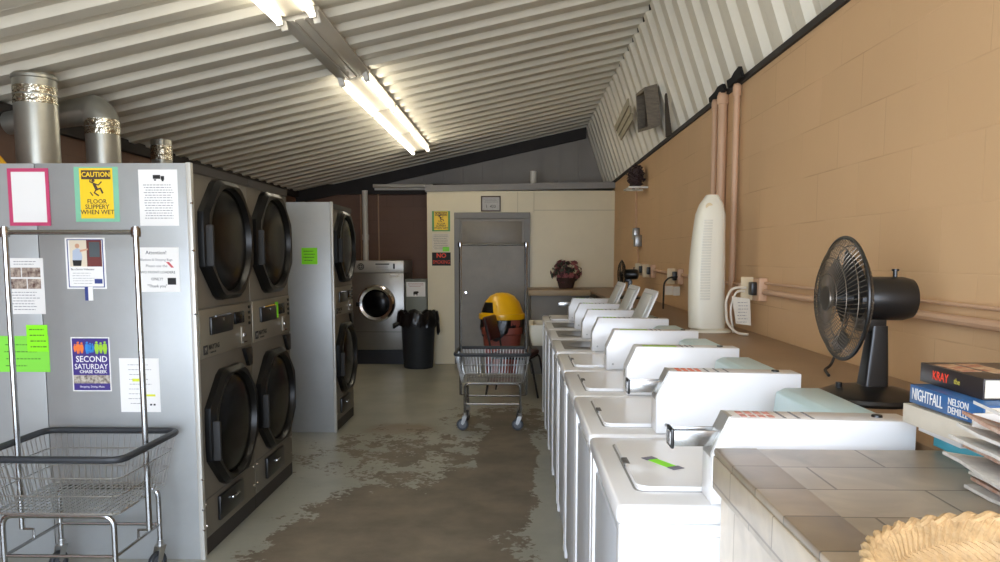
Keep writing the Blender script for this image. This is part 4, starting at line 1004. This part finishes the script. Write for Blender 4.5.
r = thing('wall_shelf', 'small white wire shelf high on the tan wall under the twig bundle', 'shelf', (XR-.1, 8.25, 2.23))
bm = BM(); box(bm, XR-.2, XR-.001, 8.24, 8.27, 2.155, 2.175, .003); box(bm, XR-.2, XR-.18, 7.9, 8.26, 2.155, 2.17, .003); box(bm, XR-.1, XR-.08, 7.9, 8.26, 2.155, 2.17, .003); box(bm, XR-.2, XR-.001, 7.9, 7.92, 2.155, 2.175, .003); obj('shelf_frame', bm, WPIPE, r)
bm = BM(); rnd = random.Random(5)
for i in range(170):
    c_ = Vector((XR-.1, 8.08, 2.285)); d = Vector((rnd.gauss(0, 1), rnd.gauss(0, 1), rnd.gauss(0, 1))).normalized()
    p = c_ + Vector((d.x*.07, d.y*.13, d.z*.105)); t_ = Vector((rnd.gauss(0, 1), rnd.gauss(0, 1), rnd.gauss(0, 1))).normalized()
    tube(bm, [p - t_*.03, p + d*.006, p + t_*.03], .0045, 4)
lathe(bm, [(0, -.1), (.06, -.08), (.075, 0), (.06, .08), (0, .1)], (XR-.1, 8.08, 2.28), 12, 'z', .9, 1.6)
tag(obj('twig_bundle', bm, NEST), 'dark brown twig bundle sitting on the small white shelf', 'bundle')
# openings in the sloping deck: framed vent and hinged flap
def deckpt(y, z, out=0):  # point on the steep deck, out = metres into the room
    x = RX + (3.404 - z) * .31 + .0; return Vector((x - out*.96, y, z - out*.27))
r = thing('vent_box', 'weathered wooden framed vent standing out from the steep steel deck', 'vent', (1.1, 7.95, 2.95))
bm = BM()
ring = [(7.43, 2.66), (7.04, 2.93), (6.62, 2.90), (6.90, 2.61)]
def quadframe(bm, q, out, back, th):
    cy = sum(p[0] for p in q)/4; cz_ = sum(p[1] for p in q)/4
    inn = [(cy+(p[0]-cy)*(1-th), cz_+(p[1]-cz_)*(1-th)) for p in q]
    L = []
    for pts, o_ in ((q, back), (q, out), (inn, out), (inn, back)): L.append([bm.verts.new(deckpt(p[0], p[1], o_)) for p in pts])
    for a, b in zip(L, L[1:] + L[:1]):
        for i in range(4): bm.faces.new((a[i], a[(i+1) % 4], b[(i+1) % 4], b[i]))
    return inn
inn = quadframe(bm, ring, .13, .02, .14); obj('frame', bm, WOODG, r)
bm = BM(); a = [bm.verts.new(deckpt(p[0], p[1], .06)) for p in inn]; bm.faces.new(a); b_ = [bm.verts.new(deckpt(p[0], p[1], .05)) for p in inn]; bm.faces.new(b_)
obj('louvre', bm, mat('vent_dark', '4d443c', .7, var=.5, vscale=30), r)
r = thing('wood_flap', 'pale wooden flap hanging open left of the framed vent', 'panel', (1.1, 8.7, 2.95))
bm = BM(); P0, P1, P2, P3 = (7.63, 3.0), (7.80, 2.82), (8.79, 2.77), (8.80, 2.93)
for i in range(3):
    q = [(P0[0]+(P1[0]-P0[0])*i/3, P0[1]+(P1[1]-P0[1])*i/3), (P3[0]+(P2[0]-P3[0])*i/3, P3[1]+(P2[1]-P3[1])*i/3), (P3[0]+(P2[0]-P3[0])*(i+.93)/3, P3[1]+(P2[1]-P3[1])*(i+.93)/3), (P0[0]+(P1[0]-P0[0])*(i+.93)/3, P0[1]+(P1[1]-P0[1])*(i+.93)/3)]
    A = [bm.verts.new(deckpt(p[0], p[1], .10-i*.01)) for p in q]; B_ = [bm.verts.new(deckpt(p[0], p[1], .085-i*.01)) for p in q]
    bm.faces.new(A); bm.faces.new(B_[::-1])
    for j in range(4): bm.faces.new((A[j], A[(j+1) % 4], B_[(j+1) % 4], B_[j]))
obj('board', bm, mat('pale_wood', 'b3ab93', .7, var=.2, vscale=8), r)

# ================================================================== BACK OF THE ROOM
EY = 10.58
r = thing('front_load_washer', 'large steel front loading washer with round chrome door at the back', 'washer', (-1.93, EY, 0))
bm = BM(); box(bm, -2.29, -1.565, EY, EY+.85, .2, 1.255, .008); obj('cabinet', bm, STEEL, r)
bm = BM(); box(bm, -2.28, -1.57, EY+.02, EY+.85, 0, .2); obj('plinth', bm, mat('plinth_black', '17161a', .4), r)
bm = BM(); box(bm, -2.29, -1.565, EY-.012, EY+.85, 1.258, 1.42, .006); cp = obj('control_panel', bm, mat('panel_silver', 'b5b3ae', .35, metal=.4), r)
bm = BM(); lathe(bm, [(0, -.014), (.045, -.014), (.045, 0), (0, 0)], (-2.15, EY-.005, 1.34), 24, 'y'); obj('emblem', bm, BLACK, cp)
bm = BM(); lathe(bm, [(.028, -.016), (.034, -.016), (.034, -.01), (.028, -.01)], (-2.15, EY-.008, 1.34), 24, 'y'); box(bm, -2.172, -2.128, EY-.024, EY-.018, 1.336, 1.344); box(bm, -2.154, -2.146, EY-.024, EY-.018, 1.318, 1.362); obj('emblem_ring', bm, MATS['panel_silver'], cp)
bm = BM(); box(bm, -1.95, -1.76, EY-.016, EY-.01, 1.365, 1.382); box(bm, -1.71, -1.685, EY-.016, EY-.01, 1.31, 1.38); obj('display_strip', bm, BLACK, cp)
bm = BM()
for i in range(3): box(bm, -1.94, -1.78, EY-.0145, EY-.011, 1.345-i*.02, 1.349-i*.02)
obj('panel_print', bm, GREYINK, cp, smooth=False)
bm = BM(); box(bm, -1.75, -1.64, EY-.004, EY+.001, 1.195, 1.24, .001); obj('label_plate', bm, PAPER, r)
bm = BM(); box(bm, -2.28, -1.575, EY-.003, EY+.001, .445, .451); obj('seam', bm, MATS['seam_grey'], r)
bm = BM(); pr = [(.175, -.02), (.19, -.05), (.225, -.06), (.25, -.045), (.26, 0)]; lathe(bm, pr, (-1.945, EY, .84), 48, 'y'); d = obj('door', bm, CHROME, r)
bm = BM(); lathe(bm, [(0, -.045), (.08, -.04), (.14, -.03), (.18, -.012)], (-1.945, EY, .84), 40, 'y'); obj('door_glass', bm, GLASS, d)
bm = BM(); box(bm, -2.215, -2.16, EY-.07, EY-.02, .80, .86, .008); obj('handle', bm, BLACK, d)
bm = BM(); tube(bm, [(-2.262, 11.5, 1.4), (-2.262, 11.5, 2.44)], .042, 16); r = thing('drain_pipe', 'white vertical pipe rising behind the front loading washer', 'pipe', (-2.262, 11.5, 1.4)); obj('pipe', bm, WPIPE, r)
bm = BM(); tube(bm, [(-2.262, 11.5, 1.72), (-2.262, 11.5, 1.8)], .05, 16); obj('collar', bm, WPIPE, r)
for x, lb in ((-2.42, 'thin brown pipe on the back wall left of the white pipe'), (-2.15, 'thin brown pipe on the back wall right of the white pipe')):
    bm = BM(); tube(bm, [(x, YB-.03, 1.0), (x, YB-.03, 2.42)], .012, 8); tag(obj('thin_pipe', bm, PIPEP), lb, 'pipe', 'thin pipes on the back wall')
r = thing('grey_cabinet', 'narrow grey metal cabinet between front loader and cream partition', 'cabinet', (-1.41, 10.7, 0))
bm = BM(); box(bm, -1.555, -1.262, 10.62, 10.95, 0, 1.165, .006); obj('body', bm, mat('cabinet_greygreen', '71746a', .5, metal=.2), r)
bm = BM(); box(bm, -1.558, -1.259, 10.616, 10.95, 1.14, 1.168, .003); obj('lid', bm, mat('cabinet_greygreen', '71746a', .5), r)
s = sheet('notice', 'white notice with a small animal drawing on the narrow grey cabinet', 'notice', -1.54, -1.28, .93, 1.13, PAPER, 10.6195)
dashes(s, -1.52, -1.3, 1.06, 1.12, 3, 10.618, m=mat('pink_ink', 'b06a6a', .6), h=.006, seed=31)
bm = BM(); yy2 = 10.6175
prism(bm, [(-1.445, .975), (-1.44, .945), (-1.43, .945), (-1.43, .96), (-1.40, .96), (-1.40, .945), (-1.39, .945), (-1.385, .975), (-1.37, .985), (-1.375, 1.0), (-1.39, 1.005), (-1.44, 1.0)], yy2-.001, yy2+.001, 'y'); obj('drawing', bm, INK, s, smooth=False)
# round trash can with bag
r = thing('trash_can', 'charcoal round trash can lined with a black bag by the cream wall', 'bin', (-1.34, 10.3, 0))
bm = BM(); lathe(bm, [(0, 0), (.19, 0), (.195, .01), (.225, .62), (.235, .66), (.235, .68), (.22, .68)], (-1.34, 10.3, 0), 36); obj('can', bm, BINB, r)
bm = BM(); rnd = random.Random(3); n = 64
prof = [(.20, .62), (.235, .72), (.25, .745), (.262, .74), (.272, .66), (.278, .6), (.275, .56)]
V = []
for j, (rr, z) in enumerate(prof):
    V.append([bm.verts.new((-1.34 + (rr + .012*sin(k_*1.7+j*.8)*(j > 1) + rnd.uniform(-.007, .007))*cos(2*pi*k_/n), 10.3 + (rr + .012*sin(k_*1.3+j)*(j > 1))*sin(2*pi*k_/n), z + (rnd.uniform(-.012, .012) + .015*sin(k_*.35*j)) * (j > 1))) for k_ in range(n)])
for a, b in zip(V, V[1:]):
    for k_ in range(n): bm.faces.new((a[k_], a[(k_+1) % n], b[(k_+1) % n], b[k_]))
obj('bin_liner', bm, BAG, r)
bm = BM(); tube(bm, [(-1.585, 10.2, .60), (-1.64, 10.18, .57), (-1.65, 10.17, .53)], .03, 8, radii=[.03, .035, .012]); tube(bm, [(-1.07, 10.2, .6), (-1.06, 10.18, .5), (-1.065, 10.18, .45)], .02, 8, radii=[.02, .025, .01]); obj('liner_knot', bm, BAG, r)
# maroon bin with yellow dome lid
bx, by = -.195, 9.05
r = thing('trash_can', 'brick red trash can with yellow dome lid in front of the grey door', 'bin', (bx, by, 0))
bm = BM()
def sq(rr, z, n=40, p=.6): return [bm.verts.new((bx + rr*abs(cos(2*pi*k_/n))**p*(1 if cos(2*pi*k_/n) > 0 else -1), by + rr*abs(sin(2*pi*k_/n))**p*(1 if sin(2*pi*k_/n) > 0 else -1), z)) for k_ in range(n)]
V = [sq(.17, 0), sq(.225, .58), sq(.24, .59), sq(.24, .66), sq(.225, .665), sq(.225, .76)]
for a, b in zip(V, V[1:]):
    for k_ in range(len(a)): bm.faces.new((a[k_], a[(k_+1) % len(a)], b[(k_+1) % len(a)], b[k_]))
bm.faces.new(V[0]); obj('can', bm, BRICKRED, r)
bm = BM(); V = []
for j, (rr, z) in enumerate([(.23, .77), (.247, .76), (.25, .69), (.256, .62), (.25, .57)]):
    V.append([bm.verts.new((bx + (rr + .008*sin(k_*2.1+j))*cos(2*pi*k_/56), by + (rr + .008*sin(k_*1.7+j))*sin(2*pi*k_/56), z + (.05*sin(k_*.29)+.02*sin(k_*.9))*(j > 2))) for k_ in range(56)])
for a, b in zip(V, V[1:]):
    for k_ in range(56): bm.faces.new((a[k_], a[(k_+1) % 56], b[(k_+1) % 56], b[k_]))
obj('bin_liner', bm, BAG, r)
bm = BM(); lathe(bm, [(.24, .755), (.268, .755), (.272, .77), (.268, .815), (.25, .82), (.235, .86), (.20, .95), (.14, 1.02), (.07, 1.052), (0, 1.06)], (bx, by, 0), 48); dome = obj('dome_lid', bm, YELP, r)
bm = BM()   # dark flap opening wrapped on the dome
def dome_r(z):
    P_ = [(.25, .82), (.235, .86), (.20, .95), (.14, 1.02)]
    for (r0, z0), (r1, z1) in zip(P_, P_[1:]):
        if z0 <= z <= z1: return r0 + (r1-r0)*(z-z0)/(z1-z0)
    return .14
G = []
for i in range(9):
    z = .835 + i*.0145; row = []
    for j in range(9):
        a = radians(198 + j*(6.2 - i*.12)) ; rr = dome_r(z)+.006; row.append(bm.verts.new((bx+rr*cos(a), by+rr*sin(a), z)))
    G.append(row)
for i in range(8):
    for j in range(8): bm.faces.new((G[i][j], G[i][j+1], G[i+1][j+1], G[i+1][j]))
obj('flap', bm, BLACK, dome)
# maroon chair
r = thing('side_chair', 'maroon vinyl chair with dark metal legs behind the far cart', 'chair', (-.1, 8.3, 0))
cx0, cy0 = -.1, 8.3
bm = BM(); box(bm, cx0-.19, cx0+.22, cy0-.21, cy0+.21, .42, .47, .018, 3); obj('seat', bm, MAROON, r)
Mb = Matrix.Translation((cx0-.20, cy0, .47)) @ Matrix.Rotation(radians(-14), 4, 'Y')
bm = BM(); box(bm, -.022, .022, -.2, .2, .12, .38, .018, 3, M=Mb); obj('backrest', bm, MAROON, r)
for s_ in (-1, 1):
    y = cy0 + s_*.2
    bm = BM(); tube(bm, [(cx0-.285, y, .82), (cx0-.2, y, .45), (cx0-.2, y, .4), (cx0-.27, y, 0)], .011, 8, .03); obj('leg', bm, BLACKM, r)
    bm = BM(); tube(bm, [(cx0-.2, y, .41), (cx0+.22, y, .41), (cx0+.3, y, 0)], .011, 8, .04); obj('leg', bm, BLACKM, r)
bm = BM(); tube(bm, [(cx0+.2, cy0-.2, .405), (cx0+.2, cy0+.2, .405)], .009, 8); tube(bm, [(cx0-.18, cy0-.2, .405), (cx0-.18, cy0+.2, .405)], .009, 8); obj('stretcher', bm, BLACKM, r)
r.rotation_euler.z = radians(-14); r.location.x += .06

# signs on the partition
SY = PY - .001
caution('faded yellow caution sign with green tape border on the cream partition', -1.155, -.965, 1.835, 2.085, SY, .028, mat('green_tape_deep', '5f9a5a', .6))
s = sheet('notice', 'crumpled white notice with a lime corner note above the no smoking sign', 'notice', -1.185, -.945, 1.545, 1.79, PAPER2, SY); dashes(s, -1.17, -.96, 1.57, 1.78, 9, SY-.0012, h=.006, seed=41)
bm = BM(); box(bm, -1.04, -.95, SY-.003, SY-.001, 1.548, 1.605); obj('sticky_corner', bm, GREEN2, s, smooth=False)
s = sheet('no_smoking_sign', 'black sign with orange-red NO SMOKING letters beside the grey door', 'sign', -1.187, -.932, 1.352, 1.532, INK, SY, .003)
text('NO', .085, (-1.06, SY-.0035, 1.487), '-y', REDINK, s, bold=.002); text('SMOKING', .07, (-1.06, SY-.0035, 1.40), '-y', REDINK, s, bold=0, sx=.76)
s = sheet('framed_picture', 'small dark framed certificate above the door frame', 'picture', -.5, -.265, 2.1, 2.275, mat('picture_sheet', 'b9b6b0', .5, var=.15, vscale=25), SY, .006)
bm = BM()
for a in ((-.517, -.25, 2.083, 2.1), (-.517, -.25, 2.275, 2.292), (-.517, -.5, 2.1, 2.275), (-.265, -.25, 2.1, 2.275)): box(bm, a[0], a[1], SY-.015, SY, a[2], a[3], .001)
obj('frame', bm, mat('frame_brown', '4e3b2c', .5), s)
dashes(s, -.48, -.28, 2.2, 2.26, 3, SY-.006, h=.006, seed=43)
text('1  433', .055, (-.385, SY-.0065, 2.15), '-y', INK, s)
# vent stub on top of the partition
bm = BM(); tube(bm, [(.2, 11.2, 2.40), (.2, 11.2, 2.68)], .045, 14); tag(obj('vent_pipe', bm, WPIPE), 'short white pipe standing on top of the cream partition', 'pipe')
# flower basket
fx, fy = .62, 10.25
r = thing('flower_basket', 'dried pink and dark red flowers in a brown basket on the back counter', 'flowers', (fx, fy, 1.06))
bm = BM(); lathe(bm, [(0, 1.061), (.09, 1.061), (.095, 1.07), (.125, 1.19), (.13, 1.2), (.115, 1.2), (0, 1.17)], (fx, fy, 0), 28); obj('basket', bm, mat('basket_brown', '4a3228', .7, var=.4, vscale=50, bump=.8, bscale=90), r)
rnd = random.Random(11)
def blob(bm, p, rr, petals, d):
    u, v = frame_of(d)
    for q in range(petals):
        a = 2*pi*q/petals; e = (u*cos(a)+v*sin(a))
        c_ = p + e*rr*.55
        pts = [p, c_ + d*rr*.35 + e.cross(d)*rr*.4, c_ + e*rr*.5 + d*rr*.2, c_ + d*rr*.35 - e.cross(d)*rr*.4]
        vs = [bm.verts.new(x) for x in pts]; bm.faces.new(vs)
    vs = []
    bmesh.ops.create_icosphere(bm, subdivisions=1, radius=rr*.42, matrix=Matrix.Translation(p + d*rr*.1))
for nm, m_, cnt, rr, pet in (('pink_flower', PET, 44, .042, 6), ('dark_flower', PETD, 34, .034, 5), ('foliage', LEAF, 36, .036, 3)):
    bm = BM()
    for i in range(cnt):
        d = Vector((rnd.gauss(0, 1), rnd.gauss(0, 1), rnd.gauss(.15, .8))); d.z = max(d.z, -.45); d.normalize()
        k_ = rnd.uniform(.75, 1.08); p = Vector((fx, fy, 1.27)) + Vector((d.x*.19*k_, d.y*.15*k_, d.z*.155*k_)); blob(bm, p, rr*rnd.uniform(.7, 1.1), pet, d)
        if nm != 'foliage': obj(nm, bm, m_, r); bm = BM()
    if nm == 'foliage': obj(nm, bm, m_, r)
bm = BM()
for i in range(16):
    d = Vector((rnd.gauss(0, 1), rnd.gauss(0, .7), rnd.uniform(.2, 1.2))).normalized(); tube(bm, [(fx, fy, 1.17), Vector((fx, fy, 1.25)) + d*.06, Vector((fx, fy, 1.27)) + Vector((d.x*.2, d.y*.15, d.z*.16))], .003, 4)
bmesh.ops.create_icosphere(bm, subdivisions=2, radius=.10, matrix=Matrix.Translation((fx, fy, 1.25)))
obj('stems', bm, mat('stem_dark', '2f2a22', .8), r)
